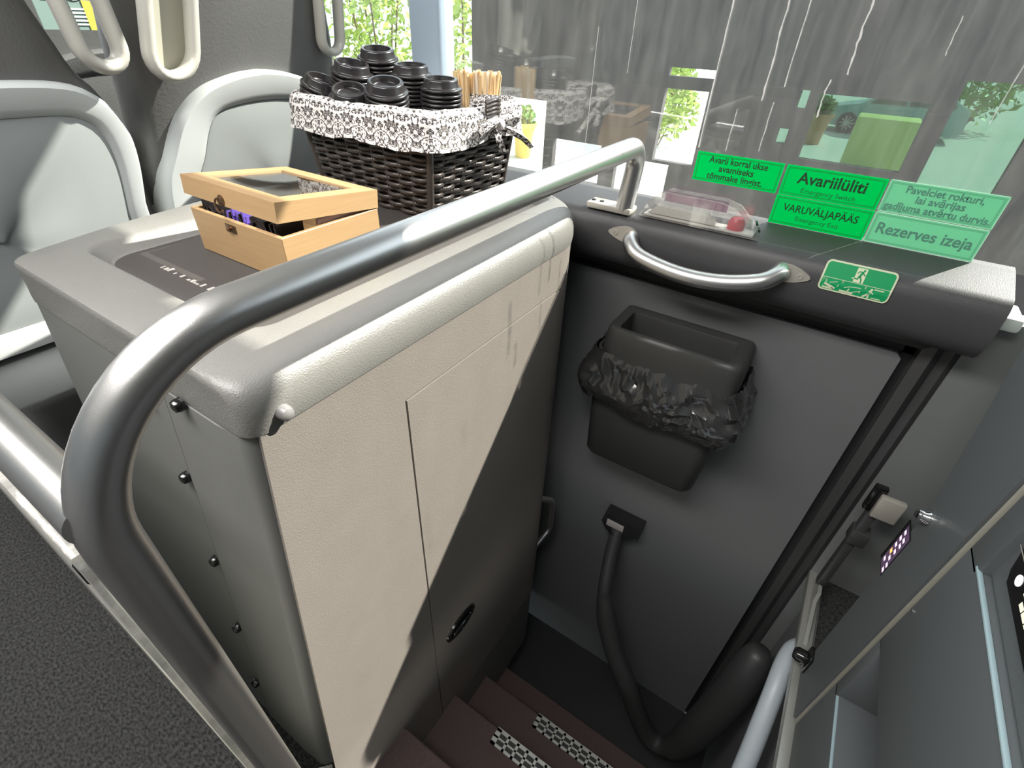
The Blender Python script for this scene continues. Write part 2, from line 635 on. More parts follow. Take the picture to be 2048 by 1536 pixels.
def text_bm(body, size, M, bold=0.0, spacing=1.0):
    cu = bpy.data.curves.new('t', 'FONT')
    cu.body = body
    cu.size = size
    cu.align_x = 'CENTER'
    cu.align_y = 'CENTER'
    cu.offset = bold
    cu.space_character = spacing
    cu.resolution_u = 3
    o = bpy.data.objects.new('t', cu)
    COL.objects.link(o)
    dg = bpy.context.evaluated_depsgraph_get()
    me = bpy.data.meshes.new_from_object(o.evaluated_get(dg))
    bm = bmesh.new()
    bm.from_mesh(me)
    bpy.data.objects.remove(o)
    bpy.data.curves.remove(cu)
    bpy.data.meshes.remove(me)
    bmesh.ops.transform(bm, matrix=M, verts=bm.verts)
    return bm


def merge(bms):
    out = bmesh.new()
    for b in bms:
        me = bpy.data.meshes.new('tmp')
        b.to_mesh(me)
        b.free()
        out.from_mesh(me)
        bpy.data.meshes.remove(me)
    return out


def WALL(x, y, z, sx=1.0):
    """local text plane -> a plane facing -X (text runs towards -Y)"""
    return Matrix(((0, 0, -1, x), (-1, 0, 0, y), (0, 1, 0, z), (0, 0, 0, 1))) @ Matrix.Diagonal((sx, 1, 1, 1))


# ================================================================== THE SETTING
bm = bmesh.new()
add_box(bm, (-2.5, -4.0, -0.06), (-1.25, 0.0, 0.0))
add_box(bm, (-2.5, 0.0, -0.06), (-0.40, 6.5, 0.0))
add_box(bm, (-0.40, 0.20, -0.06), (0.0, 6.5, 0.0))
add_box(bm, (-1.25, -4.0, -0.06), (0.0, -0.93, 0.0))
struct('floor', bm, CARPET, smooth=False)
struct('ceiling', box((-2.55, -4.0, 2.45), (0.06, 6.5, 2.50)), CEIL, smooth=False)

for lx, ly, lsx, lsy in ((-1.65, 0.35, 0.5, 2.0), (-1.65, 3.0, 0.4, 2.4)):  # bodies of the added fill lamps, out of view
    CP = thing('added_fill_panel', 'added unseen fill lamp panel along the coach ceiling' + (' above the serving cabinet' if ly < 1 else ' above the seats ahead'), 'lamp', (lx, ly, 2.45))
    obj('fill_panel_housing', box((lx - lsx / 2 - 0.03, ly - lsy / 2 - 0.03, 2.43), (lx + lsx / 2 + 0.03, ly + lsy / 2 + 0.03, 2.452), 0.004), CEIL, CP)
    obj('fill_panel_face', box((lx - lsx / 2, ly - lsy / 2, 2.41), (lx + lsx / 2, ly + lsy / 2, 2.43), 0.004), mat('fill_panel_face', (0.95, 0.95, 0.93), 0.6, emis=3.0), CP)

# side wall with the emergency door
bm = bmesh.new()
add_box(bm, (-0.02, -4.0, -1.7), (0.05, -0.885, 0.95))
add_box(bm, (-0.02, 0.14, -1.7), (0.05, 6.5, 1.0))
add_box(bm, (-0.02, -4.0, 2.25), (0.05, 6.5, 2.45))
add_box(bm, (-0.03, -2.45, 0.95), (0.05, -2.15, 2.26))
struct('wall_right', bm, WALLM, smooth=False)
struct('trim_1', box((-0.06, -0.933, 0.945), (0.03, -0.895, 0.975), 0.006), mat('trim_pale_grey', (0.55, 0.60, 0.57), 0.4))
bm = bmesh.new()
add_box(bm, (-0.03, 0.596, 1.0), (0.05, 0.715, 2.26), 0.018, 3)
struct('trim_2', bm, PILLAR)
bm = bmesh.new()
add_box(bm, (-0.03, 3.2, 1.0), (0.05, 3.35, 2.26), 0.02, 3)
struct('trim_3', bm, PILLAR)
struct('trim_4', box((-0.07, 0.6, 0.98), (0.02, 6.5, 1.02), 0.008), WALLM)

w1 = struct('window_1', box((0.0, -2.2, 1.045), (0.005, 0.60, 2.26)), PANE, smooth=False)
struct('window_2', box((0.0, 0.71, 1.02), (0.005, 3.22, 2.26)), PANE2, smooth=False)
struct('window_3', box((0.0, 3.33, 1.02), (0.005, 6.5, 2.26)), PANE2, smooth=False)

# unseen blockers added above the panes to cut off the sun
struct('sun_blocker_1', box((-0.05, -0.55, 2.07), (-0.01, 0.05, 2.26), 0.008), LEATH)
struct('sun_blocker_2', box((-0.05, 0.05, 2.20), (-0.01, 3.30, 2.26), 0.008), LEATH)

# opposite side of the coach
bm = bmesh.new()
add_box(bm, (-2.55, -4.0, 0.0), (-2.5, 6.5, 1.10))
add_box(bm, (-2.55, -4.0, 1.75), (-2.5, 6.5, 2.45))
for y in (-4.0, -2.2, -0.4, 1.4, 3.2, 5.0, 6.35):
    add_box(bm, (-2.55, y, 0.95), (-2.5, y + 0.14, 2.1))
struct('wall_left', bm, mat('wall_left_grey', (0.16, 0.16, 0.165), 0.8), smooth=False)
struct('window_4', box((-2.53, -4.0, 1.10), (-2.525, 6.5, 1.75)), mat_glass('dark_tinted_glass', (0.25, 0.27, 0.27), 1.5), smooth=False)

struct('wall_rear', box((-2.5, -2.75, -1.3), (0.0, -2.70, 2.45)), mat('wall_rear_dark', (0.05, 0.05, 0.05), 0.8), smooth=False)  # unseen dark wall, added to dim the light from the rear

# stairwell
bm = bmesh.new()
for x0, x1, z in ((-1.25, -1.03, -0.28), (-1.03, -0.80, -0.55), (-0.80, -0.60, -0.80), (-0.60, -0.43, -1.05)):
    add_box(bm, (x0, -0.93, z - 0.3), (x1, 0.10, z), 0.004, 1)
struct('floor_stairs', bm, STEPC)
struct('floor_stair_well', box((-0.43, -0.93, -1.7), (-0.03, 0.12, -1.28)), GASK, smooth=False)
struct('wall_stairs', box((-1.25, -0.95, -1.75), (-0.03, -0.925, -0.005)), DOORM, smooth=False)

# door leaf, gasket and frame
d1 = struct('door_1', bevel_all(prism_x([(0.15, -1.6), (0.15, 0.827), (-0.775, 0.824), (-0.788, 0.812), (-0.788, -1.6)], -0.03, 0.02), 0.003, 2, 60), DOORM)
bm = bmesh.new()
add_box(bm, (-0.012, -0.815, -1.6), (0.03, -0.785, 0.86))
add_box(bm, (-0.012, -0.815, 0.822), (0.03, 0.16, 0.86))
struct('gasket', bm, GASK, d1, smooth=False)
bm = bmesh.new()
PROF = [(0.0, 0.0), (-0.035, 0.006), (-0.045, 0.03), (-0.022, 0.048), (-0.028, 0.066), (-0.012, 0.085), (0.02, 0.09)]
a = [[Vector((x, -0.806 - d, z)) for x, d in PROF] for z in (-1.6,)]
corner = [Vector((x, -0.806 - d, 0.845 + d)) for x, d in PROF]
endp = [Vector((x, 0.16, 0.845 + d)) for x, d in PROF]
add_loft(bm, [a[0], corner, endp])
struct('door_frame', bm, FRAM, d1, angle=25)

# window ledge over the door (padded dark vinyl)
LP = [(0.02, 1.052), (0.0, 1.05), (-0.094, 1.024), (-0.106, 1.018), (-0.115, 1.006), (-0.120, 0.988), (-0.123, 0.955), (-0.121, 0.925), (-0.112, 0.902), (-0.095, 0.888), (-0.06, 0.882), (0.02, 0.882)]
bm = prism_y(LP, 0.60, -0.885)
ledge = struct('trim_5', bm, LEDGE, angle=50)
struct('trim_8', prism_y(LP, -1.06, -2.15), LEDGE, angle=50)  # unseen ledge piece, added to keep the sun's shadow edge straight

# ================================================================== SERVING CABINET
CAB = thing('serving_cabinet', 'beige grey plastic serving cabinet with tray top beside the stairwell', 'cabinet', (-0.65, 0.33, 0.0))


def flare(z):
    return max(0.0, (0.97 - z)) * 0.105


def cab_loop(z, inset=0.0, dz_flare=True, side=1.0):
    f = flare(z) if dz_flare else 0.0
    pts = rrect(-1.149 - f + inset * side, -0.13 - inset * side, 0.0 + inset, 0.70 - inset * side, [0.04, 0.03, 0.028, 0.17], 10, 14)
    out = []
    for x, y in pts:
        if y > 0.5:
            y += 0.06 * min(1, max(0, (x + 1.15) / 0.45)) * (y - 0.5) / 0.2 - 0.03 * max(0, 1 - (x + 1.15) / 0.2) * (y - 0.5) / 0.2
        out.append(Vector((x, y, z)))
    return out


bm = bmesh.new()
add_loft(bm, [cab_loop(z, 0.0008) for z in (-1.05, -0.6, -0.2, 0.2, 0.6, 0.98)])
obj('body', bm, PLASE, CAB, angle=50)

# cap with the recessed tray
bm = bmesh.new()
loops = []
for z, ins, sd in ((0.973, 0.0, 0), (0.972, -0.006, 0.3), (0.985, -0.008, 0.2), (1.005, -0.007, 0.0), (1.022, -0.003, 0.0), (1.035, 0.004, 0.0), (1.0425, 0.0125, 0.0), (1.0475, 0.023, 0.10), (1.050, 0.037, 0.25)):
    loops.append(cab_loop(z, ins, False, sd))


def tray_loop(z, g):
    return [Vector((x, y, z)) for x, y in rrect(-1.054 + g, -0.15 - g, 0.105 + g, 0.635 - g, 0.05, 10, 14)]


for z, g in ((1.050, -0.004), (1.0485, 0.001), (1.045, 0.004), (1.026, 0.018), (1.021, 0.023)):
    loops.append(tray_loop(z, g))
add_loft(bm, loops, True, True)
cap = obj('top_cap', bm, PLASC, CAB, angle=45)
bm = bmesh.new()
add_loft(bm, [tray_loop(1.0195, 0.021), tray_loop(1.0225, 0.025)])
obj('tray_mat', bm, TRAYM, CAB)


# front skins follow the rounded plan
def plan(x):
    """front plan of the cabinet: y for a given x, with normal"""
    return x


def plan_path(s0, s1, n):
    """points along the front from the left corner; s in metres, straight then the rounded end"""
    out = []
    r, cx = 0.17, -0.30
    straight = cx + 1.149
    for i in range(n):
        s = s0 + (s1 - s0) * i / (n - 1)
        if s <= straight:
            out.append((Vector((-1.149 + s, 0.0, 0)), Vector((0, -1, 0))))
        else:
            a = (s - straight) / r
            out.append((Vector((cx + r * math.sin(a), r - r * math.cos(a), 0)), Vector((math.sin(a), -math.cos(a), 0))))
    return out


def add_skin(bm, s0, s1, zlo, zhi, t0=-0.002, t1=0.004, n=40, fl=False, nz=8):
    P = plan_path(s0, s1, n)
    zs = [zlo + (zhi - zlo) * k / nz for k in range(nz + 1)]

    def pt(i, z, t):
        p, q = P[i]
        v = p + q * t
        v.z = z
        if fl:
            v.x -= flare(z) * max(0.0, 1 - (s0 + (s1 - s0) * i / (n - 1)) / 0.272)
        return v
    F = [[bm.verts.new(pt(i, z, t1)) for z in zs] for i in range(n)]
    B = [[bm.verts.new(pt(i, z, t0)) for z in zs] for i in range(n)]
    for i in range(n - 1):
        for k in range(nz):
            bm.faces.new((F[i][k], F[i + 1][k], F[i + 1][k + 1], F[i][k + 1]))
            bm.faces.new((B[i][k], B[i][k + 1], B[i + 1][k + 1], B[i + 1][k]))
        for k in (0, nz):
            bm.faces.new((F[i][k], F[i + 1][k], B[i + 1][k], B[i][k]))
    for i in (0, n - 1):
        for k in range(nz):
            bm.faces.new((F[i][k], F[i][k + 1], B[i][k + 1], B[i][k]))


bm = bmesh.new()
add_skin(bm, 0.014, 0.272, -1.05, 0.866, n=12, fl=True, nz=16)
add_skin(bm, 0.014, 1.07, 0.866, 0.9715, n=60, nz=2, fl=True)
obj('front_frame', bm, PLAS, CAB)
bm = bmesh.new()
add_skin(bm, 0.2765, 1.07, -0.62, 0.8615, n=60, t1=0.0045)
front_door = obj('front_door', bm, PLAS, CAB)
# oval recessed catch on the front door
CATCH_A, CATCH_W, CATCH_H = 0.0, 0.070, 0.040
bm = bmesh.new()
ML = Matrix.Translation((-0.757, -0.0045, -0.105)) @ Matrix.Rotation(PI / 2, 4, 'X') @ Matrix.Rotation(math.radians(CATCH_A), 4, 'Z')
pf = []
for r, z in ((1.0, 0.0), (0.98, 0.006), (0.86, 0.008), (0.78, 0.004), (0.74, 0.001)):
    pf.append([ML @ Vector((CATCH_W * r * math.cos(2 * PI * k / 40), CATCH_H * r * math.sin(2 * PI * k / 40), z)) for k in range(40)])
add_loft(bm, pf, False, True)
obj('door_catch', bm, BLKG, front_door)
bm = bmesh.new()
add_box(bm, (-0.800, -0.017, -0.113), (-0.715, -0.008, -0.100), 0.004)
obj('catch_lever', bm, BLKG, front_door)

# end panel: lapped front strip, seam, screws


def endx(z, t=0.0):
    return -1.149 - flare(z) - t


bm = bmesh.new()
zs = [-0.02 + (0.965 + 0.02) * k / 16 for k in range(17)]
rows = []
for z in zs:
    x = endx(z, 0.0022)
    rows.append([Vector((x + 0.0040, 0.029, z)), Vector((x, 0.075, z)), Vector((x, 0.21, z)), Vector((x + 0.008, 0.212, z)), Vector((x + 0.008, 0.029, z))])
add_loft(bm, rows)
obj('end_strip', bm, PLASE, CAB, angle=20)
bm = bmesh.new()
add_loft(bm, [[Vector((endx(z, 0.0012), 0.2118, z)), Vector((endx(z, 0.0012), 0.2142, z)), Vector((endx(z, -0.004), 0.2142, z)), Vector((endx(z, -0.004), 0.2118, z))] for z in zs])
obj('end_seam', bm, GASK, CAB, smooth=False)
for y, z in ((0.272, 0.925), (0.150, 0.968), (0.225, 0.785), (0.222, 0.575), (0.222, 0.36), (0.222, 0.14)):
    bm = bmesh.new()
    M = Matrix.Translation((endx(z, 0.003 if y > 0.21 else 0.008), y, z)) @ Matrix.Rotation(-PI / 2, 4, 'Y')
    add_lathe(bm, [(0.0105, -0.004), (0.0105, 0.004), (0.0085, 0.009), (0.004, 0.0105), (0.0, 0.0105)], M, 18)
    obj('screw', bm, BLKG, CAB)
bm = bmesh.new()
M = Matrix.Translation((-1.098, -0.004, 0.992)) @ Matrix.Rotation(PI / 2, 4, 'X')
add_lathe(bm, [(0.011, -0.004), (0.011, 0.010), (0.009, 0.016), (0.005, 0.0185), (0.0, 0.019)], M, 20)
obj('stop_peg', bm, mat('peg_grey', (0.20, 0.19, 0.19), 0.35), CAB)
bm = bmesh.new()
M = Matrix.Translation((-0.215, 0.026, 1.0)) @ Matrix.Rotation(math.radians(32), 4, 'Z') @ Matrix.Rotation(PI / 2, 4, 'X')
add_lathe(bm, [(0.009, -0.004), (0.009, 0.006), (0.006, 0.010), (0.0, 0.011)], M, 18)
obj('screw', bm, BLKG, CAB)
# worn print on the tray mat
bm = bmesh.new()
random.seed(3)
y = 0.50
while y > 0.30:
    w = random.uniform(0.003, 0.010)
    h = random.uniform(0.004, 0.014)
    add_box(bm, (-0.985, y - w, 1.0224), (-0.985 + h, y, 1.0228))
    y -= w + random.choice((0.002, 0.003, 0.006, 0.016))
obj('worn_print', bm, mat('worn_print_pale', (0.42, 0.40, 0.37), 0.7), CAB, smooth=False)

# ================================================================== STEEL GRAB RAIL
RAIL = thing('grab_rail', 'polished steel grab rail running over the cabinet front and bending down', 'rail', (-1.32, -0.08, 0.0))
path = fillet([(-0.090, -0.066, 1.035), (-0.086, -0.076, 1.19), (-1.322, -0.08, 1.19), (-1.322, -0.08, 0.0)], [0.055, 0.17], 16)
obj('rail_tube', tube(path, 0.0235, 28), STEEL, RAIL, angle=60)
bm = bmesh.new()
add_box(bm, (-0.112, -0.09, 1.026), (-0.058, 0.035, 1.042), 0.004)
fl = obj('base_plate', bm, STEELM, RAIL)
for y in (0.0, 0.024):
    bm = bmesh.new()
    add_lathe(bm, [(0.006, 0.0), (0.006, 0.002), (0.003, 0.003), (0, 0.003)], Matrix.Translation((-0.088, y, 1.042)), 14)
    obj('screw', bm, BLKG, fl)

BAR = thing('side_rail', 'steel rail with pale glass panel at the aisle edge behind the bend', 'rail', (-1.322, 0.3, 0.0))
obj('rail_tube', tube(fillet([(-1.324, -0.082, 1.057), (-1.328, 0.75, 1.085), (-1.328, 0.75, 0.0)], [0.08], 10), 0.0225, 24), STEEL, BAR, angle=60)
obj('glass_panel', box((-1.352, -0.055, 0.10), (-1.340, 0.70, 1.01), 0.002), FROST, BAR)
bm = bmesh.new()
add_box(bm, (-1.3535, -0.052, 0.965), (-1.339, -0.035, 0.990), 0.003)
obj('panel_clamp', bm, BLKG, BAR)

# ================================================================== WOODEN TEA BOX
BX = thing('tea_box', 'open bamboo tea box with glass lid standing in the cabinet tray', 'box', (-0.772, 0.384, 1.022))
bx0, bx1, by0, by1, bz0, bz1 = -0.884, -0.660, 0.244, 0.524, 1.0235, 1.108
T = 0.009


def frame_walls(bm, x0, x1, y0, y1, z0, z1, t, M=None):
    o = [(x0, y0), (x1, y0), (x1, y1), (x0, y1)]
    i = [(x0 + t, y0 + t), (x1 - t, y0 + t), (x1 - t, y1 - t), (x0 + t, y1 - t)]
    lo = [bm.verts.new((x, y, z0)) for x, y in o]
    ho = [bm.verts.new((x, y, z1)) for x, y in o]
    hi = [bm.verts.new((x, y, z1)) for x, y in i]
    li = [bm.verts.new((x, y, z0)) for x, y in i]
    for k in range(4):
        j = (k + 1) % 4
        bm.faces.new((lo[k], lo[j], ho[j], ho[k]))
        bm.faces.new((ho[k], ho[j], hi[j], hi[k]))
        bm.faces.new((hi[k], hi[j], li[j], li[k]))
        bm.faces.new((li[k], li[j], lo[j], lo[k]))
    if M is not None:
        bmesh.ops.transform(bm, matrix=M, verts=lo + ho + hi + li)


bm = bmesh.new()
frame_walls(bm, bx0, bx1, by0, by1, bz0, bz1, T)
add_box(bm, (bx0 + T * 0.5, by0 + T * 0.5, bz0), (bx1 - T * 0.5, by1 - T * 0.5, bz0 + 0.006))
bevel_all(bm, 0.0012, 1)
obj('box_base', bm, WOOD, BX, angle=20)
# lid, hinged on the window side, resting half open on the packets
LH = Matrix.Translation((bx1, 0, bz1)) @ Matrix.Rotation(math.radians(6.3), 4, 'Y')
LW = bx1 - bx0 + 0.003
bm = bmesh.new()
frame_walls(bm, -LW, 0, by0 - 0.001, by1 + 0.001, 0.001, 0.030, T)
frame_walls(bm, -LW, 0, by0 - 0.001, by1 + 0.001, 0.0301, 0.0355, 0.034)
bmesh.ops.transform(bm, matrix=LH, verts=bm.verts)
lid_o = obj('box_lid', bm, WOOD, BX, angle=20)
bm = bmesh.new()
add_box(bm, (-LW + 0.03, by0 + 0.03, 0.031), (-0.03, by1 - 0.03, 0.033))
bmesh.ops.transform(bm, matrix=LH, verts=bm.verts)
obj('lid_glass', bm, TINTB, lid_o, smooth=False)
# clasp: pivoting hook on the lid, keeper on the base
bm = bmesh.new()
add_lathe(bm, [(0.010, 0), (0.010, 0.002), (0.006, 0.004), (0.0035, 0.006), (0, 0.0065)], LH @ Matrix.Translation((-LW, 0.400, 0.010)) @ Matrix.Rotation(-PI / 2, 4, 'Y'), 20)
hk = [LH @ Vector((-LW - 0.006, 0.400 + 0.012 * math.cos(a), 0.002 + 0.012 * math.sin(a))) for a in [PI * (0.55 - 0.15 * k) for k in range(10)]]
add_tube(bm, hk, 0.002, 8)
obj('clasp_hook', bm, BRASS, lid_o)
bm = bmesh.new()
add_box(bm, (bx0 - 0.002, 0.380, 1.086), (bx0 + 0.001, 0.412, 1.100), 0.001)
add_lathe(bm, [(0.004, 0), (0.004, 0.006), (0.002, 0.008), (0, 0.008)], Matrix.Translation((bx0 - 0.001, 0.396, 1.093)) @ Matrix.Rotation(-PI / 2, 4, 'Y'), 12)
obj('clasp_keeper', bm, BRASS, BX)
# packets standing in the box
random.seed(11)
PK = [('tea_packet_black', TEAK, 'black foil tea packet standing in the open box, towards the seats', 'black tea packets towards the seats'),
      ('tea_packet_purple', TEAP, 'purple tea packet standing in the open box under the clasp', 'purple tea packets'),
      ('tea_packet_dark', TEAK, 'black tea packet standing in the open box nearest the rail', 'black tea packets nearest the rail')]


def packet(y, m, nm, label, grp, w=0.058):
    bm = bmesh.new()
    lean = random.uniform(-0.006, 0.006)
    x = bx0 + 0.012 + random.uniform(0, 0.004)
    h = random.uniform(0.092, 0.100)
    vs = add_box(bm, (x, y, 1.030), (x + w, y + 0.005, 1.030 + h * 0.93), 0.001, 1)
    for v in vs:
        v.co.y += lean * (v.co.z - 1.03) / 0.09
    o = obj(nm, bm, m)
    tag(o, label, 'tea packet', grp)


y = 0.50
for k in range(7):
    packet(y, TEAK, 'tea_packet', PK[0][2], PK[0][3])
    y -= 0.0105
for k in range(8):
    packet(y, TEAP if k % 3 != 1 else TEAK, 'tea_packet', PK[1][2] if k % 3 != 1 else 'black tea packet standing between the purple packets in the box', PK[1][3] if k % 3 != 1 else 'black packets between the purple ones')
    y -= 0.0115
for k in range(6):
    packet(y, TEAK, 'tea_packet', PK[2][2], PK[2][3])
    y -= 0.0105
bm = bmesh.new()
add_box(bm, (bx0 + 0.085, by0 + 0.011, 1.032), (bx1 - 0.012, by0 + 0.016, 1.118), 0.001, 1)
tag(obj('tea_carton', bm, TEAB), 'brown tea carton seen through the gap on the lit box side', 'tea carton')

# ================================================================== WICKER BASKET
BK = thing('wicker_basket', 'dark wicker basket of cup lids with damask cloth liner and bow', 'basket', (-0.29, 0.48, 1.0225))
BZ0, BZ1 = 1.0235, 1.252


def bask(t, grow=0.0):
    x0 = -0.452 + (-0.475 + 0.452) * t - grow
    x1 = -0.138 + (-0.122 + 0.138) * t + grow
    y0 = 0.288 + (0.256 - 0.288) * t - grow
    y1 = 0.672 + (0.705 - 0.672) * t + grow
    return x0, x1, y0, y1


def ring_pts(t, n, r=0.035, grow=0.0):
    x0, x1, y0, y1 = bask(t, grow)
    lp = rrect(x0, x1, y0, y1, r, 8, 24)
    lp = resample(lp + [lp[0]], n + 1)[:-1]
    return lp


NR, NS = 19, 34
bm = bmesh.new()
M0 = NS * 8
for r in range(NR):
    t = (r + 0.5) / NR
    z = BZ0 + (BZ1 - BZ0) * t
    base = ring_pts(t, M0)
    nxt = [base[(i + 1) % M0] for i in range(M0)]
    prv = [base[i - 1] for i in range(M0)]
    pts = []
    for i in range(M0):
        tx, ty = nxt[i][0] - prv[i][0], nxt[i][1] - prv[i][1]
        L = math.hypot(tx, ty)
        nx, ny = ty / L, -tx / L
        ph = math.cos(PI * i / 8 + (PI if r % 2 else 0))
        off = 0.0052 * ph
        pts.append(Vector((base[i][0] + nx * off, base[i][1] + ny * off, z + 0.0012 * noise.noise(Vector((i * 0.13, r * 3.1, 0))))))
    add_tube(bm, pts, 0.0054, 7, closed=True, up=(0, 0, 1), sx=1.05, sy=0.72)
obj('woven_body', bm, WICK, BK, angle=80)
bm = bmesh.new()
for k in range(NS):
    p0 = ring_pts(0, M0)[k * 8 + 4]
    p1 = ring_pts(1, M0)[k * 8 + 4]
    add_tube(bm, [Vector((p0[0], p0[1], BZ0)), Vector((p1[0], p1[1], BZ1))], 0.0034, 6)
for k in (0, 1, 2, 3):
    x0, x1, y0, y1 = bask(0)
    X0, X1, Y0, Y1 = bask(1)
    c0 = [(x0 + .006, y0 + .006), (x1 - .006, y0 + .006), (x1 - .006, y1 - .006), (x0 + .006, y1 - .006)][k]
    c1 = [(X0 + .006, Y0 + .006), (X1 - .006, Y0 + .006), (X1 - .006, Y1 - .006), (X0 + .006, Y1 - .006)][k]
    add_tube(bm, [Vector((*c0, BZ0)), Vector((*c1, BZ1))], 0.0085, 10)
obj('stake', bm, WICK, BK)
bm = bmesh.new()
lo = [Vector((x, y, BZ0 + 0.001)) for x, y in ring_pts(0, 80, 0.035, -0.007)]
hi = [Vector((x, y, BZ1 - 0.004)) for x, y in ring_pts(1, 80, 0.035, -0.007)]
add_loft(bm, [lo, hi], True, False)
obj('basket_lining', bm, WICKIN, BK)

# cloth liner folded over the rim
NL = 240
prof = [(-0.030, 1.120), (-0.020, 1.190), (-0.014, 1.235), (-0.008, 1.256), (0.000, 1.264), (0.009, 1.262), (0.016, 1.252), (0.019, 1.235), (0.018, 1.215), (0.021, 1.195), (0.023, 1.182)]
bm = bmesh.new()
uvl = bm.loops.layers.uv.new('UVMap')
rows = []
vv = 0.0
per = 0.0
ulist = []
base = ring_pts(1, NL)
for i in range(NL):
    ulist.append(per)
    j = (i + 1) % NL
    per += math.hypot(base[j][0] - base[i][0], base[j][1] - base[i][1])
vlist = [0.0]
for a, b in zip(prof, prof[1:]):
    vlist.append(vlist[-1] + math.hypot(b[0] - a[0], b[1] - a[1]))
for pi, (g, z) in enumerate(prof):
    lp = ring_pts(1, NL, 0.04, g)
    row = []
    for i, (x, y) in enumerate(lp):
        wob = noise.noise(Vector((i * 0.09, pi * 0.15, 4.2)))
        wob2 = noise.noise(Vector((i * 0.30, pi * 0.3, 9.2)))
        k = pi / (len(prof) - 1)
        cx, cy = x + 0.295, y - 0.48
        L = math.hypot(cx, cy)
        dz = 0.006 * wob * k + 0.003 * wob2 + (0.010 * noise.noise(Vector((i * 0.035, 0, 1))) if pi > 8 else 0)
        sag = -0.006 * (1 - abs(2 * ((i / NL * 4) % 1) - 1)) if pi in (3, 4, 5, 6) else 0
        row.append(bm.verts.new((x + cx / L * (0.005 * wob + 0.002 * wob2), y + cy / L * (0.005 * wob + 0.002 * wob2), z + dz + sag)))
    rows.append(row)
for a in range(len(rows) - 1):
    for i in range(NL):
        j = (i + 1) % NL
        f = bm.faces.new((rows[a][i], rows[a][j], rows[a + 1][j], rows[a + 1][i]))
        us = (ulist[i], ulist[j] if j else per, ulist[j] if j else per, ulist[i])
        vs_ = (vlist[a], vlist[a], vlist[a + 1], vlist[a + 1])
        for lp_, u_, v_ in zip(f.loops, us, vs_):
            lp_[uvl].uv = (u_, v_)
obj('cloth_liner', bm, CLOTH, BK, angle=80)


def ribbon(bm, uvl, ctr, wid, n=10, wdir=(0, 0, 1)):
    pts = spline(ctr, 6)
    m = len(pts)
    wd = Vector(wdir)
    R = []
    for i, p in enumerate(pts):
        w = wid if not isinstance(wid, (tuple, list)) else wid[0] + (wid[1] - wid[0]) * i / (m - 1)
        ro = []
        for k in range(5):
            t = k / 4 - 0.5
            ro.append(bm.verts.new(p + wd * (w * t) + Vector((0, -0.006 * math.cos(t * PI * 2.2), 0)) + Vector((0, 0.002 * noise.noise(Vector((i * .4, k, 1))), 0))))
        R.append(ro)
    for i in range(m - 1):
        for k in range(4):
            f = bm.faces.new((R[i][k], R[i + 1][k], R[i + 1][k + 1], R[i][k + 1]))
            for lp_, (ii, kk) in zip(f.loops, ((i, k), (i + 1, k), (i + 1, k + 1), (i, k + 1))):
                lp_[uvl].uv = (ii * 0.006, kk * 0.008 + 0.3)


bm = bmesh.new()
uvl = bm.loops.layers.uv.new('UVMap')
kx, ky, kz = -0.268, 0.222, 1.222
ribbon(bm, uvl, [(kx, ky, kz), (kx - 0.035, ky - 0.022, kz + 0.010), (kx - 0.075, ky - 0.012, kz - 0.008), (kx - 0.060, ky + 0.008, kz - 0.020), (kx, ky, kz)], 0.026)
ribbon(bm, uvl, [(kx, ky, kz), (kx + 0.035, ky - 0.022, kz + 0.014), (kx + 0.070, ky - 0.014, kz + 0.004), (kx + 0.055, ky + 0.004, kz - 0.012), (kx, ky, kz)], 0.026)
ribbon(bm, uvl, [(kx, ky, kz), (kx + 0.045, ky - 0.020, kz - 0.020), (kx + 0.090, ky - 0.024, kz - 0.040), (kx + 0.135, ky - 0.020, kz - 0.066)], (0.020, 0.013), wdir=(0.35, 0, 0.94))
ribbon(bm, uvl, [(kx, ky, kz), (kx - 0.010, ky - 0.016, kz - 0.030), (kx + 0.005, ky - 0.018, kz - 0.060)], (0.020, 0.026), wdir=(0.95, 0, 0.2))
add_lathe(bm, [(0.0, -0.014), (0.010, -0.010), (0.014, 0.0), (0.010, 0.010), (0.0, 0.014)], Matrix.Translation((kx, ky - 0.006, kz)), 12)
obj('bow', bm, CLOTH, BK, angle=80, recalc=False)
bm = bmesh.new()
for k in range(4):
    add_tube(bm, spline([(kx - 0.03, 0.236, 1.243 + k * 0.008), (kx, 0.230, 1.247 + k * 0.0085), (kx + 0.03, 0.238, 1.243 + k * 0.008)], 5), 0.0045, 8)
obj('basket_handle', bm, WICK, BK)

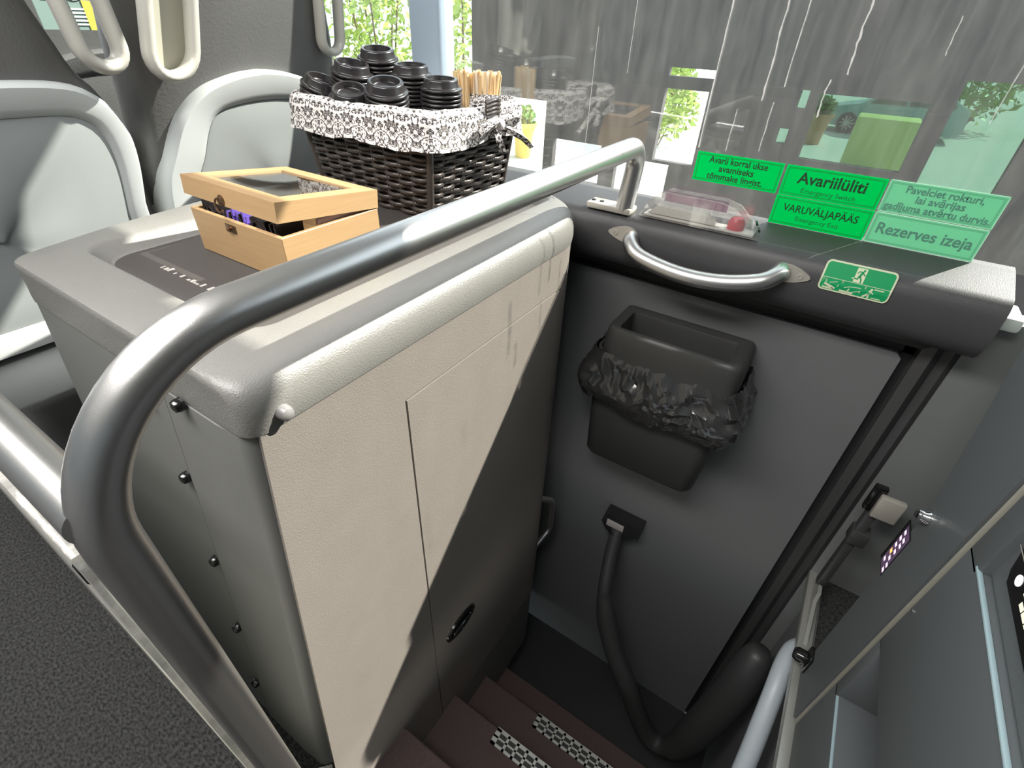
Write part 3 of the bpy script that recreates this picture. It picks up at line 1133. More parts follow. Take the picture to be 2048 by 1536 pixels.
# ------------------------------------------------------------------ cup lids
LPROF = [(0.0, 0.0085), (0.0250, 0.0088), (0.0275, 0.0110), (0.0290, 0.0205), (0.0330, 0.0210), (0.0352, 0.0200), (0.0362, 0.0175), (0.0378, 0.0070), (0.0392, 0.0050), (0.0425, 0.0052), (0.0445, 0.0040), (0.0450, 0.0020), (0.0445, 0.0004), (0.0415, 0.0), (0.0400, 0.0012), (0.0365, 0.0040), (0.0345, 0.0165), (0.0285, 0.0165), (0.0262, 0.0080), (0.0, 0.0076)]
LPROF = [(r * 1.16, z * 1.2) for r, z in LPROF]
bm = bmesh.new()
add_lathe(bm, LPROF, None, 40)
LID_ME = mesh_of('cup_lid', bm, LIDM, angle=60)
STACKS = [  # x, y, z of the topmost rim plane, tilt (deg, axis angle), count, where, how it looks
    (-0.278, 0.594, 1.330, (10, -43), 9, 'tallest stack at the basket back', 'upright'),
    (-0.366, 0.600, 1.302, (13, -9), 8, 'back stack beside the white seat', 'tipped'),
    (-0.272, 0.488, 1.302, (5, -43), 8, 'stack behind the middle one', 'level'),
    (-0.402, 0.450, 1.276, (14, -43), 7, 'middle stack of the basket front', 'open topped'),
    (-0.278, 0.386, 1.280, (4, -43), 6, 'stack next to the wooden stirrers', 'level'),
    (-0.420, 0.656, 1.268, (20, 20), 5, 'slumped stack at the far left corner', 'strongly tilted'),
    (-0.436, 0.537, 1.256, (21, -43), 5, 'low stack half sunk behind the cloth', 'face up'),
]
first = True
for x, y, z, (tilt, az), n, where, look in STACKS:
    ax = Vector((math.cos(math.radians(az)), math.sin(math.radians(az)), 0))
    Rm = Matrix.Rotation(math.radians(tilt), 4, ax)
    for k in range(n):
        o = bpy.data.objects.new('cup_lid', LID_ME)
        COL.objects.link(o)
        step = 0.0093
        jit = Vector((random.uniform(-0.0012, 0.0012), random.uniform(-0.0012, 0.0012), 0)) if k else Vector((0, 0, 0))
        o.matrix_world = Matrix.Translation(Vector((x, y, z)) + jit) @ Rm @ Matrix.Translation((0, 0, -step * k - (0.002 if k else 0))) @ Matrix.Rotation(random.uniform(0, 6), 4, 'Z')
        if k == 0:
            tag(o, look + ' black cup lid on top of the ' + where, 'cup lid', 'black cup lids in the basket')
        else:
            tag(o, 'black cup lid nested lower in the ' + where, 'cup lid', 'nested lids of the ' + where)

# ------------------------------------------------------------------ stirrers and napkin
bm = bmesh.new()
pl = [(-0.0032, 0), (0.0032, 0)] + [(0.0032 * math.cos(a), 0.150 - 0.0032 + 0.0032 * math.sin(a)) for a in [PI * k / 6 for k in range(7)]]
add_prism(bm, pl, lambda u, v: Vector((u, -0.0007, v)), lambda u, v: Vector((u, 0.0007, v)))
ST_ME = mesh_of('wooden_stirrer', bm, WOODS, smooth=False)
random.seed(21)
for i in range(64):
    t = random.random()
    rw = i % 2
    px = -0.150 + 0.062 * t + rw * 0.010
    py = 0.425 - 0.085 * t + rw * 0.012
    o = bpy.data.objects.new('wooden_stirrer', ST_ME)
    COL.objects.link(o)
    lean = Matrix.Rotation(random.uniform(-0.07, 0.07) + (t - 0.5) * 0.12, 4, Vector((0.8, 0.6, 0)))
    o.matrix_world = Matrix.Translation((px, py, 1.155 + random.uniform(-0.006, 0.012))) @ lean @ Matrix.Rotation(random.uniform(-0.5, 2.2), 4, 'Z') @ Matrix.Diagonal((1.3, 1, 1, 1))
    tag(o, 'pale wooden stirrer standing in the bundle at the window end of the basket', 'stirrer', 'wooden stirrers in the basket')
bm = bmesh.new()
add_box(bm, (-0.008, -0.045, 1.16), (-0.006, 0.030, 1.312))
bmesh.ops.transform(bm, matrix=Matrix.Translation((-0.100, 0.385, 0)) @ Matrix.Rotation(math.radians(47), 4, 'Z'), verts=bm.verts)
tag(obj('napkin', bm, PAPER, smooth=False), 'white paper napkin standing behind the wooden stirrers', 'napkin')

# ================================================================== SEATS


def half_to_full(half):
    """half: (x>=0, z) from the bottom up to the centre top"""
    return [(-x, z) for x, z in half] + [(x, z) for x, z in half[::-1][0:]]


def make_seat(name, label, cx, cy, outer, inner, leather, loops, group='coach seats', shell=None):
    t = thing(name, label, 'seat', (cx, cy, 0.0), group)
    n = 41
    def smooth(h):
        return [(p.x, p.y) for p in spline([(x, z, 0) for x, z in h], 8)]
    ho = resample(smooth(outer), n)
    hi_ = resample(smooth(inner), n)

    def full(h):
        return [(-x, z) for x, z in h] + [(x, z) for x, z in h[::-1][1:]]
    fo, fi = full(ho), full(hi_)

    def lp(poly, y, ins=0.0, c=(0, 1.0)):
        out = []
        for x, z in poly:
            k = 1 - ins
            rk = 0.20 * (1.27 - (c[1] + (z - c[1]) * k))
            yy = y - 0.018 * (1 - ((x) / 0.33) ** 2) + rk
            out.append(Vector((cx + x * k + 0.40 * rk, cy + yy, c[1] + (z - c[1]) * k)))
        return out
    bm = bmesh.new()
    add_loft(bm, [lp(fo, 0.10), lp(fo, 0.035), lp(fo, 0.012, 0.008), lp(fo, 0.0, 0.035), lp([((a[0] * .22 + b[0] * .78), (a[1] * .22 + b[1] * .78)) for a, b in zip(fo, fi)], 0.004),
                  lp(fi, 0.012), lp(fi, 0.020, 0.02), lp(fi, 0.020, 0.4), lp(fi, 0.020, 0.97)], True, True)
    obj('back_shell', bm, shell or SHELL, t, angle=40)
    bm = bmesh.new()
    add_loft(bm, [lp(fi, 0.024, 0.012), lp(fi, 0.018, 0.022), lp(fi, 0.017, 0.045), lp(fi, 0.017, 0.3), lp(fi, 0.017, 0.6), lp(fi, 0.017, 0.97)], True, True)
    obj('inset_panel', bm, shell or SHELLD, t, angle=40)
    # upholstered back above and behind the shell
    fl_ = full(resample(smooth(leather), n))
    bm = bmesh.new()
    add_loft(bm, [lp(fl_, 0.16, 0.03, (0, 1.25)), lp(fl_, 0.13, 0.0, (0, 1.25)), lp(fl_, 0.085, 0.0, (0, 1.25)), lp(fl_, 0.055, 0.03, (0, 1.25)), lp(fl_, 0.040, 0.10, (0, 1.25)), lp(fl_, 0.030, 0.3, (0, 1.25)), lp(fl_, 0.022, 0.6, (0, 1.25))], True, True)
    obj('upholstered_back', bm, LEATH, t, angle=70)
    obj('lower_cover', box((cx - 0.30, cy + 0.115, 0.60), (cx + 0.30, cy + 0.22, 0.728), 0.012), shell or SHELL, t)
    obj('seat_base', box((cx - 0.08, cy + 0.30, 0.0), (cx + 0.28, cy + 0.68, 0.52), 0.04, 3), LEATH, t)
    for (x, zb, wo, wh, tilt, yoff, fill) in loops:
        rt = (wo - wh) / 2
        wc = (wo + wh) / 2
        ztop = 1.60
        pts = []
        for k in range(13):
            a = PI + PI * k / 12
            pts.append((wc * math.cos(a), wc * 1.05 * math.sin(a)))
        path2 = [(-wc, 0.30)] + [(-wc, 0.10)] + pts + [(wc, 0.10)] + [(wc, 0.30)]
        z0 = zb + wo * 1.05
        top = [(wc * math.cos(PI * k / 8), 0.30 + wc * math.sin(PI * k / 8)) for k in range(1, 8)]
        P = [Vector((cx + x + u + tilt * v, cy + yoff - 0.16 * v, z0 + v)) for u, v in path2 + top]
        bm = bmesh.new()
        add_tube(bm, P, rt * 1.02, 14, closed=True, up=(0, 1, 0), sx=1.7, sy=1.0)
        h = obj('grab_loop', bm, HANDM, t, angle=70)
        if fill:
            bm = bmesh.new()
            fp = [(wc * math.cos(PI + PI * k / 12), wc * math.sin(PI + PI * k / 12)) for k in range(13)] + [(wc, 0.3), (-wc, 0.3)]
            add_prism(bm, fp, lambda u, v: Vector((cx + x + u + tilt * v, cy + yoff + 0.022 - 0.16 * v, z0 + v)), lambda u, v: Vector((cx + x + u + tilt * v, cy + yoff + 0.034 - 0.16 * v, z0 + v)))
            obj('loop_backing', bm, mat('loop_backing_olive', (0.42, 0.41, 0.34), 0.5) if 'loop_backing_olive' not in MATS else MATS['loop_backing_olive'], h)
    return t


OUT_R = [(0.28, 0.735), (0.335, 0.80), (0.335, 0.95), (0.320, 1.056), (0.288, 1.120), (0.246, 1.192), (0.204, 1.236), (0.149, 1.269), (0.071, 1.290), (0.0, 1.297)]
IN_R = [(0.20, 0.79), (0.250, 0.84), (0.250, 0.95), (0.241, 1.040), (0.205, 1.107), (0.180, 1.162), (0.154, 1.199), (0.114, 1.218), (0.049, 1.227), (0.0, 1.229)]
LEA_R = [(0.25, 0.70), (0.325, 0.80), (0.330, 1.05), (0.318, 1.116), (0.307, 1.19), (0.298, 1.269), (0.292, 1.351), (0.281, 1.427), (0.262, 1.60), (0.22, 1.72), (0.12, 1.76), (0.0, 1.765)]
OUT_L = [(0.26, 0.740), (0.290, 0.80), (0.292, 0.95), (0.295, 1.02), (0.303, 1.054), (0.317, 1.119), (0.321, 1.177), (0.310, 1.228), (0.278, 1.268), (0.233, 1.288), (0.150, 1.296), (0.0, 1.300)]
IN_L = [(0.19, 0.80), (0.245, 0.84), (0.250, 0.95), (0.254, 1.007), (0.262, 1.051), (0.271, 1.105), (0.274, 1.152), (0.267, 1.197), (0.248, 1.220), (0.210, 1.234), (0.12, 1.238), (0.0, 1.239)]
LEA_L = [(0.25, 0.72), (0.315, 0.80), (0.320, 1.05), (0.322, 1.122), (0.328, 1.194), (0.312, 1.262), (0.283, 1.301), (0.263, 1.376), (0.251, 1.421), (0.225, 1.60), (0.19, 1.70), (0.11, 1.74), (0.0, 1.745)]
make_seat('coach_seat', 'grey shelled coach seat behind the basket with a filled grab loop', -0.447, 0.86, OUT_R, IN_R, LEA_R,
          [(-0.232, 1.280, 0.060, 0.035, 0.20, -0.045, True), (0.240, 1.318, 0.044, 0.022, -0.02, -0.01, False)])
make_seat('coach_seat', 'grey shelled coach seat at the aisle with an open grab loop', -1.118, 0.86, OUT_L, IN_L, LEA_L,
          [(0.302, 1.300, 0.050, 0.022, -0.13, -0.04, False), (-0.302, 1.300, 0.050, 0.022, 0.13, -0.04, False)])
make_seat('coach_seat', 'darkened coach seat of the row ahead by the window', -0.447, 1.72, OUT_R, IN_R, LEA_R, [], shell=LEATH)  # shell colour darkened so the gap between the near seats stays dark
make_seat('coach_seat', 'darkened coach seat of the row ahead, next to the aisle', -1.118, 1.72, OUT_L, IN_L, LEA_L, [], shell=LEATH)
# travel poster glimpsed through the open loop
PO = thing('poster', 'blue and yellow printed poster seen through the grab loop', 'poster', (-0.55, 1.5, 1.3))
obj('poster_sheet', box((-0.66, 1.50, 1.355), (-0.44, 1.506, 1.70)), POSTG, PO, smooth=False)
obj('blue_field', box((-0.66, 1.4985, 1.425), (-0.44, 1.4995, 1.70)), POSTB, PO, smooth=False)
obj('yellow_field', box((-0.545, 1.4970, 1.355), (-0.44, 1.4983, 1.425)), POSTY, PO, smooth=False)
MT = Matrix(((1, 0, 0, -0.555), (0, 0, 1, 1.496), (0, 1, 0, 1.452), (0, 0, 0, 1)))
MT = Matrix(((1, 0, 0, -0.555), (0, 0, -1, 1.496), (0, 1, 0, 1.452), (0, 0, 0, 1)))
obj('lettering', text_bm('ECO', 0.085, MT, 0.002), POSTW, PO, smooth=False, recalc=False)
bm = bmesh.new()
for k in range(5):
    add_box(bm, (-0.60, 1.4972, 1.366 + k * 0.009), (-0.54 + 0.01 * (k % 2), 1.4982, 1.370 + k * 0.009))
obj('small_print', bm, POSTW, PO, smooth=False)

# ================================================================== WASTE BIN ON THE DOOR
BIN = thing('waste_bin', 'black plastic waste bin with hooded opening and bin bag on the door', 'bin', (-0.03, -0.30, 0.23))
bm = bmesh.new()


def binl(x0, x1, y0, y1, z, r):
    return [Vector((x, y, z)) for x, y in rrect(x0, x1, y0, y1, [0.012, r, r, 0.012][0:1] * 1 + [r, r, 0.012], 6, 6)]


loops = [binl(-0.145, -0.031, -0.442, -0.118, 0.226, 0.03), binl(-0.162, -0.031, -0.458, -0.102, 0.232, 0.035), binl(-0.172, -0.031, -0.466, -0.094, 0.250, 0.04),
         binl(-0.180, -0.031, -0.478, -0.090, 0.40, 0.04), binl(-0.190, -0.031, -0.488, -0.086, 0.60, 0.04), binl(-0.192, -0.031, -0.490, -0.085, 0.66, 0.04),
         binl(-0.184, -0.036, -0.482, -0.093, 0.66, 0.035), binl(-0.165, -0.036, -0.455, -0.110, 0.25, 0.03)]
add_loft(bm, loops, True, True)
obj('bin_body', bm, BINM, BIN)
bm = bmesh.new()
loops = [binl(-0.198, -0.032, -0.490, -0.098, 0.640, 0.035), binl(-0.207, -0.032, -0.492, -0.103, 0.648, 0.035), binl(-0.207, -0.032, -0.488, -0.108, 0.70, 0.035), binl(-0.205, -0.032, -0.486, -0.112, 0.735, 0.033),
         binl(-0.201, -0.034, -0.480, -0.116, 0.747, 0.030), binl(-0.193, -0.040, -0.472, -0.123, 0.751, 0.025), binl(-0.186, -0.072, -0.448, -0.146, 0.749, 0.010),
         binl(-0.185, -0.074, -0.447, -0.148, 0.742, 0.009), binl(-0.184, -0.075, -0.446, -0.149, 0.66, 0.009)]
add_loft(bm, loops, False, False)
obj('bin_hood', bm, BINM, BIN, angle=45)
# crumpled bag collar
bm = bmesh.new()
NB, NV = 260, 18
rows = []
for v in range(NV):
    s = v / (NV - 1)
    g = 0.004 + 0.026 * min(1, s * 1.6) ** 0.8 - 0.010 * max(0, s - 0.8) / 0.2
    z = 0.668 - 0.170 * s
    lp = resample(rrect(-0.200 - g, -0.034, -0.490 - g * 1.4, -0.090 + g * 1.4, [0.01, 0.05, 0.05, 0.01], 6, 20), NB)
    row = []
    for i, (x, y) in enumerate(lp):
        P = Vector((i * 0.11, s * 3.0, 0.3))
        a = noise.noise(P * 0.6) * 0.008 - abs(noise.noise(Vector((i * 0.055 + s * 1.2, s * 3.2, 3)))) * 0.020 - abs(noise.noise(Vector((i * 0.13 - s * 2.0, s * 5.2, 7)))) * 0.012 + 0.008
        cx, cy = x + 0.10, (y + 0.29) * 0.5
        L = math.hypot(cx, cy) + 1e-6
        amp = math.sin(PI * min(1, 0.15 + s * 0.85))
        hem = (0.030 * noise.noise(Vector((i * 0.030, 2, 0))) + 0.012 * noise.noise(Vector((i * 0.2, 5, 0)))) * s
        nx, ny = cx / L, cy / L
        xx = min(-0.0335, x + nx * a * amp * 1.3)
        row.append(bm.verts.new((xx, y + ny * a * amp * 1.3, z + hem + 0.006 * noise.noise(P * 1.7))))
    rows.append(row)
for a in range(NV - 1):
    for i in range(NB - 1):
        bm.faces.new((rows[a][i], rows[a][i + 1], rows[a + 1][i + 1], rows[a + 1][i]))
obj('bin_bag', bm, BAGM, BIN, angle=32)
bm = bmesh.new()
add_box(bm, (-0.180, -0.44, 0.655), (-0.080, -0.155, 0.665))
for v in bm.verts:
    v.co.z += 0.01 * noise.noise(v.co * 20)
bmesh.ops.subdivide_edges(bm, edges=bm.edges, cuts=10, use_grid_fill=True)
for v in bm.verts:
    v.co.z += 0.022 * noise.noise(Vector((v.co.x * 40, v.co.y * 30, 2)))
obj('bag_inside', bm, BAGM, BIN, angle=25)

# ================================================================== DOOR FITTINGS
GH = thing('door_grab_handle', 'bowed steel grab handle on the dark ledge above the bin', 'handle', (-0.12, -0.29, 0.96))
pth = fillet([(-0.118, -0.105, 0.980), (-0.165, -0.125, 0.955), (-0.185, -0.30, 0.932), (-0.165, -0.455, 0.955), (-0.118, -0.478, 0.985)], [0.03, 0.22, 0.03], 8)
pth = spline([(-0.116, -0.112, 0.978), (-0.140, -0.116, 0.970), (-0.164, -0.150, 0.952), (-0.176, -0.225, 0.940), (-0.180, -0.300, 0.937), (-0.176, -0.375, 0.944), (-0.164, -0.445, 0.962), (-0.140, -0.474, 0.978), (-0.116, -0.478, 0.984)], 7)
obj('handle_tube', tube(pth, 0.020, 24), STEEL, GH, angle=60)
for y0, sgn, z in ((-0.085, 1, 0.982), (-0.500, -1, 0.981)):
    bm = bmesh.new()
    pts = []
    for k in range(28):
        a = 2 * PI * k / 28
        pts.append((y0 + 0.040 * math.cos(a), z + 0.027 * math.sin(a) * (0.72 + 0.28 * (-sgn) * math.cos(a))))
    add_prism(bm, pts, lambda y, z: Vector((-0.1245, y, z)), lambda y, z: Vector((-0.117, y, z)))
    bevel_all(bm, 0.0015, 2, 40)
    fg = obj('flange', bm, STEELM, GH)
    bm = bmesh.new()
    add_lathe(bm, [(0.0072, 0), (0.0072, 0.0015), (0.0035, 0.002), (0.003, 0.0005), (0, 0.0005)], Matrix.Translation((-0.1245, y0 + sgn * 0.019, z)) @ Matrix.Rotation(-PI / 2, 4, 'Y'), 20)
    obj('screw', bm, STEELM, fg)

# emergency release under its clear cover
ER = thing('emergency_release', 'emergency door release handle under a clear plastic cover on the ledge', 'door release', (-0.06, -0.26, 1.04))
sec = [(-0.110, 1.024), (-0.350, 1.0), (0, 0)]
bm = bmesh.new()


def cover(x, s):
    y0, y1, zb, zt = -0.108, -0.405, 1.030, 1.096
    c = -0.256
    P = [(y0, zb), (y0 - 0.020, zb + 0.035), (y0 - 0.048, zt), (y1 + 0.100, zt), (y1 + 0.060, zt - 0.010), (y1 + 0.006, zb + 0.012), (y1, zb)]
    return [Vector((x, c + (y - c) * s, zb + (z - zb) * s)) for y, z in P]


add_loft(bm, [cover(-0.098, 1.0), cover(-0.096, 1.0), cover(-0.060, 0.97), cover(-0.022, 0.93)], False, True, closed=False)
bm2 = bmesh.new()
add_loft(bm2, [cover(-0.098, 1.0), cover(-0.060, 0.97), cover(-0.022, 0.93)], True, True)
bm.free()
bevel_all(bm2, 0.004, 2, 30)
obj('clear_cover', bm2, CLEARP, ER, angle=30)
bm = bmesh.new()
add_box(bm, (-0.090, -0.392, 1.0315), (-0.030, -0.120, 1.037), 0.002)
obj('mount_plate', bm, mat('release_silver', (0.62, 0.60, 0.56), 0.3, metal=0.2), ER)
bm = bmesh.new()
hp = [(-0.130, 1.040), (-0.150, 1.060), (-0.275, 1.060), (-0.292, 1.052), (-0.300, 1.040)]
add_prism(bm, hp, lambda y, z: Vector((-0.088, y, z)), lambda y, z: Vector((-0.066, y, z)))
bevel_all(bm, 0.003, 2, 30)
obj('pull_handle', bm, MATS['release_silver'], ER)
bm = bmesh.new()
add_lathe(bm, [(0.020, 0), (0.020, 0.016), (0.014, 0.026), (0, 0.027)], Matrix.Translation((-0.066, -0.345, 1.037)), 24)
obj('valve_knob', bm, RED, ER)
bm = bmesh.new()
add_box(bm, (-0.034, -0.310, 1.060), (-0.030, -0.150, 1.086), 0.001)
obj('reflection_plate', bm, PINK, ER)  # magenta plate imitates the tint reflected in the cover
bm = bmesh.new()
for y, z in ((-0.388, 1.060), (-0.397, 1.046)):
    add_lathe(bm, [(0.006, 0.0), (0.006, 0.003), (0, 0.0035)], Matrix.Translation((-0.070, y, z)) @ Matrix.Rotation(math.radians(58), 4, 'X'), 14)
obj('cover_plug', bm, BLKG, ER)


# ------------------------------------------------------------------ stickers on the glass
def frame_bm(x, y0, y1, z0, z1, w):
    bm = bmesh.new()
    add_box(bm, (x, y1, z1 - w), (x + 0.0002, y0, z1))
    add_box(bm, (x, y1, z0), (x + 0.0002, y0, z0 + w))
    add_box(bm, (x, y0 - w, z0), (x + 0.0002, y0, z1))
    add_box(bm, (x, y1, z0), (x + 0.0002, y1 + w, z1))
    return bm


def sticker(y0, y1, z0, z1, lines, m, ink, label, pale=False, inks=None):
    t = thing('window_sticker', label, 'sticker', (0.0, (y0 + y1) / 2, z0), 'safety stickers on the door window')
    obj('sticker_film', box((-0.0012, y1, z0), (-0.0004, y0, z1)), m, t, smooth=False)
    if pale:
        obj('sticker_edge', frame_bm(-0.0016, y0, y1, z0, z1, 0.0016), MINTW, t, smooth=False)
    fr = merge([frame_bm(-0.0016, y0 - 0.0045, y1 + 0.0045, z0 + 0.004, z1 - 0.004, 0.0007), frame_bm(-0.0016, y0 - 0.0065, y1 + 0.0065, z0 + 0.006, z1 - 0.006, 0.0006)])
    obj('sticker_border', fr, ink if not pale else INKP, t, smooth=False)
    cy = (y0 + y1) / 2
    for k, (txt, size, dz, sx, b) in enumerate(lines):
        obj('lettering', text_bm(txt, size, WALL(-0.0018, cy, z0 + dz, sx), b), (inks or [ink] * 9)[k], t, smooth=False, recalc=False)
    return t


sticker(-0.199, -0.399, 1.1165, 1.1825, [('Avarii korral ukse', 0.0205, 0.0515, 0.92, 0.0004), ('avamiseks', 0.0205, 0.0335, 1.0, 0.0004), ('tõmmake lingist.', 0.0205, 0.0150, 0.97, 0.0004)], GREEN, INKM,
        'bright green window sticker reading Avarii korral ukse avamiseks', inks=[INKD] * 3)
sticker(-0.405, -0.606, 1.1175, 1.1825, [('Avariilüliti', 0.034, 0.0400, 1.0, 0.0007), ('Emergency Switch', 0.0150, 0.0145, 1.02, 0.0)], GREEN, INKM,
        'bright green window sticker reading Avariilüliti Emergency Switch', inks=[INKD, INKM])
sticker(-0.404, -0.607, 1.0505, 1.1160, [('VARUVÄLJAPÄÄS', 0.0232, 0.0400, 0.90, 0.0003), ('Emergency Exit', 0.0145, 0.0185, 1.02, 0.0)], GREEN, INKM,
        'bright green window sticker reading Varuväljapääs Emergency Exit', inks=[INKD, INKM])
sticker(-0.609, -0.810, 1.1185, 1.1835, [('Pavelciet rokturi,', 0.0205, 0.0500, 0.95, 0.0005), ('lai avārijas', 0.0205, 0.0325, 1.0, 0.0005), ('gadījuma atvērtu durvis.', 0.0205, 0.0140, 0.93, 0.0005)], MINT, INKP,
        'pale mint window sticker reading Pavelciet rokturi', pale=True)
sticker(-0.609, -0.810, 1.0505, 1.1170, [('Rezerves izeja', 0.0330, 0.0330, 0.93, 0.0007)], MINT, INKP,
        'pale mint window sticker reading Rezerves izeja', pale=True)

# ------------------------------------------------------------------ exit pictogram on the ledge
EX = thing('exit_sign', 'green emergency exit pictogram sticker on the dark ledge', 'sign', (-0.12, -0.63, 0.99))


def EXP(u, v, d=0.0):
    """sign plane: u to the right (-Y), v up; follows the slightly leaning ledge face"""
    z = 0.966 + v
    x = -0.1246 + max(0, (z - 0.985)) * 0.36 - d
    return Vector((x, -0.558 - u, z))


def ex_poly(name, pl, d, m, parent):
    bm = bmesh.new()
    add_prism(bm, pl, lambda u, v: EXP(u, v, d), lambda u, v: EXP(u, v, d + 0.0003))
    return obj(name, bm, m, parent, smooth=False)


SW, SH = 0.135, 0.064


def rr2(x0, x1, y0, y1, r):
    return rrect(x0, x1, y0, y1, r, 5, 3)


ex_poly('sign_plate', rr2(0, SW, 0, SH, 0.010), 0.0002, ECREAM, EX)
ex_poly('upper_field', rr2(0.0035, SW - 0.0035, 0.0290, SH - 0.0035, [0.007, 0.007, 0.0005, 0.0005]), 0.0006, EGREEN, EX)
ex_poly('lower_field', rr2(0.0035, SW - 0.0035, 0.0035, 0.0278, [0.0005, 0.0005, 0.007, 0.007]), 0.0006, EGREEN, EX)


def strokes(bm, segs, d):
    for (x0, y0, x1, y1, w) in segs:
        dx, dy = x1 - x0, y1 - y0
        L = math.hypot(dx, dy) or 1
        nx, ny = -dy / L * w / 2, dx / L * w / 2
        w *= 1.25
        nx, ny = -dy / L * w / 2, dx / L * w / 2
        ex, ey = dx / L * w * 0.3, dy / L * w * 0.3
        pl = [(x0 + nx - ex, y0 + ny - ey), (x1 + nx + ex, y1 + ny + ey), (x1 - nx + ex, y1 - ny + ey), (x0 - nx - ex, y0 - ny - ey)]
        add_prism(bm, pl, lambda u, v: EXP(u, v, d), lambda u, v: EXP(u, v, d + 0.0002))


def dot(bm, x, y, r, d):
    add_prism(bm, [(x + r * math.cos(2 * PI * k / 14), y + r * math.sin(2 * PI * k / 14)) for k in range(14)], lambda u, v: EXP(u, v, d), lambda u, v: EXP(u, v, d + 0.0002))


bm = bmesh.new()
add_prism(bm, [(0.060, 0.0300), (0.079, 0.0300), (0.079, 0.0590), (0.060, 0.0590)], lambda u, v: EXP(u, v, 0.0010), lambda u, v: EXP(u, v, 0.0012))
strokes(bm, [(0.0565, 0.037, 0.062, 0.037, 0.002)], 0.001)
obj('doorway', bm, ECREAM, EX, smooth=False)
bm = bmesh.new()
dot(bm, 0.0735, 0.0550, 0.0022, 0.0014)
strokes(bm, [(0.0715, 0.0515, 0.0685, 0.0420, 0.0036), (0.0720, 0.0510, 0.0765, 0.0460, 0.0016), (0.0765, 0.0460, 0.0785, 0.0470, 0.0014), (0.0705, 0.0520, 0.0650, 0.0515, 0.0016), (0.0650, 0.0515, 0.0630, 0.0480, 0.0014),
             (0.0690, 0.0425, 0.0735, 0.0370, 0.0022), (0.0735, 0.0370, 0.0740, 0.0315, 0.0020), (0.0680, 0.0425, 0.0660, 0.0370, 0.0022), (0.0660, 0.0370, 0.0605, 0.0375, 0.0018)], 0.0014)
obj('running_figure', bm, EGREEN, EX, smooth=False)
bm = bmesh.new()
strokes(bm, [(0.010, 0.0065, 0.030, 0.0065, 0.0030), (0.012, 0.0150, 0.032, 0.0080, 0.0040), (0.012, 0.0150, 0.014, 0.0230, 0.0012), (0.020, 0.0190, 0.034, 0.0230, 0.0010), (0.009, 0.0100, 0.011, 0.0250, 0.0009),
             (0.044, 0.0060, 0.068, 0.0060, 0.0034), (0.050, 0.0145, 0.060, 0.0190, 0.0012), (0.060, 0.0190, 0.080, 0.0210, 0.0010), (0.058, 0.0080, 0.060, 0.0140, 0.0020), (0.068, 0.0090, 0.080, 0.0140, 0.0010),
             (0.037, 0.0130, 0.038, 0.0180, 0.0010), (0.080, 0.0100, 0.081, 0.0150, 0.0010)], 0.0009)
obj('lever_steps', bm, ECREAM, EX, smooth=False)
bm = bmesh.new()
add_prism(bm, [(0.104, 0.0050), (0.122, 0.0050), (0.122, 0.0255), (0.104, 0.0255)], lambda u, v: EXP(u, v, 0.0009), lambda u, v: EXP(u, v, 0.0011))
dot(bm, 0.1000, 0.0225, 0.0024, 0.0009)
strokes(bm, [(0.0985, 0.0190, 0.0960, 0.0120, 0.0040), (0.0955, 0.0120, 0.0890, 0.0050, 0.0030), (0.0970, 0.0115, 0.0985, 0.0050, 0.0028), (0.0990, 0.0185, 0.1050, 0.0150, 0.0018)], 0.0009)
obj('pushing_figure', bm, ECREAM, EX, smooth=False)
bm = bmesh.new()
add_prism(bm, [(0.111, 0.0185), (0.117, 0.0185), (0.117, 0.0225), (0.111, 0.0225)], lambda u, v: EXP(u, v, 0.0013), lambda u, v: EXP(u, v, 0.0015))
obj('door_window', bm, EGREEN, EX, smooth=False)


def EXM(u, v):
    o = EXP(u, v, 0.0011)
    return WALL(o.x, o.y, o.z)


for s, u, v in (('1', 0.0065, 0.0235), ('2', 0.0440, 0.0238), ('3', 0.0875, 0.0235)):
    obj('numeral', text_bm(s, 0.0095, EXM(u, v), 0.0001), ECREAM, EX, smooth=False, recalc=False)

# ------------------------------------------------------------------ swing arm of the door
DA = thing('door_swing_arm', 'black rubber covered swing arm curving below the waste bin', 'door arm', (-0.05, -0.25, -0.2))
bm = bmesh.new()
bp = [(-0.200, -0.118), (-0.192, -0.170), (-0.215, -0.205), (-0.235, -0.222), (-0.300, -0.215), (-0.338, -0.180), (-0.348, -0.180), (-0.350, -0.118)]
add_prism(bm, bp, lambda y, z: Vector((-0.085, y, z)), lambda y, z: Vector((-0.031, y, z)))
bevel_all(bm, 0.006, 2, 25)
br = obj('arm_bracket', bm, GASK, DA)
bm = bmesh.new()
add_box(bm, (-0.0875, -0.284, -0.178), (-0.0855, -0.214, -0.142), 0.002)
obj('rating_plate', bm, mat('rating_plate_grey', (0.42, 0.38, 0.37), 0.4), br)
ap = spline([(-0.072, -0.262, -0.190), (-0.13, -0.272, -0.27), (-0.21, -0.298, -0.37), (-0.236, -0.316, -0.425), (-0.28, -0.372, -0.53), (-0.32, -0.442, -0.62), (-0.345, -0.515, -0.71), (-0.35, -0.585, -0.85), (-0.352, -0.648, -0.960), (-0.352, -0.705, -0.985), (-0.345, -0.765, -0.915), (-0.32, -0.800, -0.72), (-0.27, -0.835, -0.46), (-0.20, -0.852, -0.25)], 6)
nr = len(ap)
rr_ = [0.027 if i < 16 else (0.027 + 0.012 * min(1, (i - 16) / 5)) for i in range(nr)]
for i in range(nr):
    if i > nr - 22:
        rr_[i] = 0.044 + 0.016 * min(1, (i - nr + 22) / 8)
for i in range(nr - 6, nr):
    rr_[i] *= (1, 0.98, 0.95, 0.88, 0.75, 0.5)[i - nr + 6]
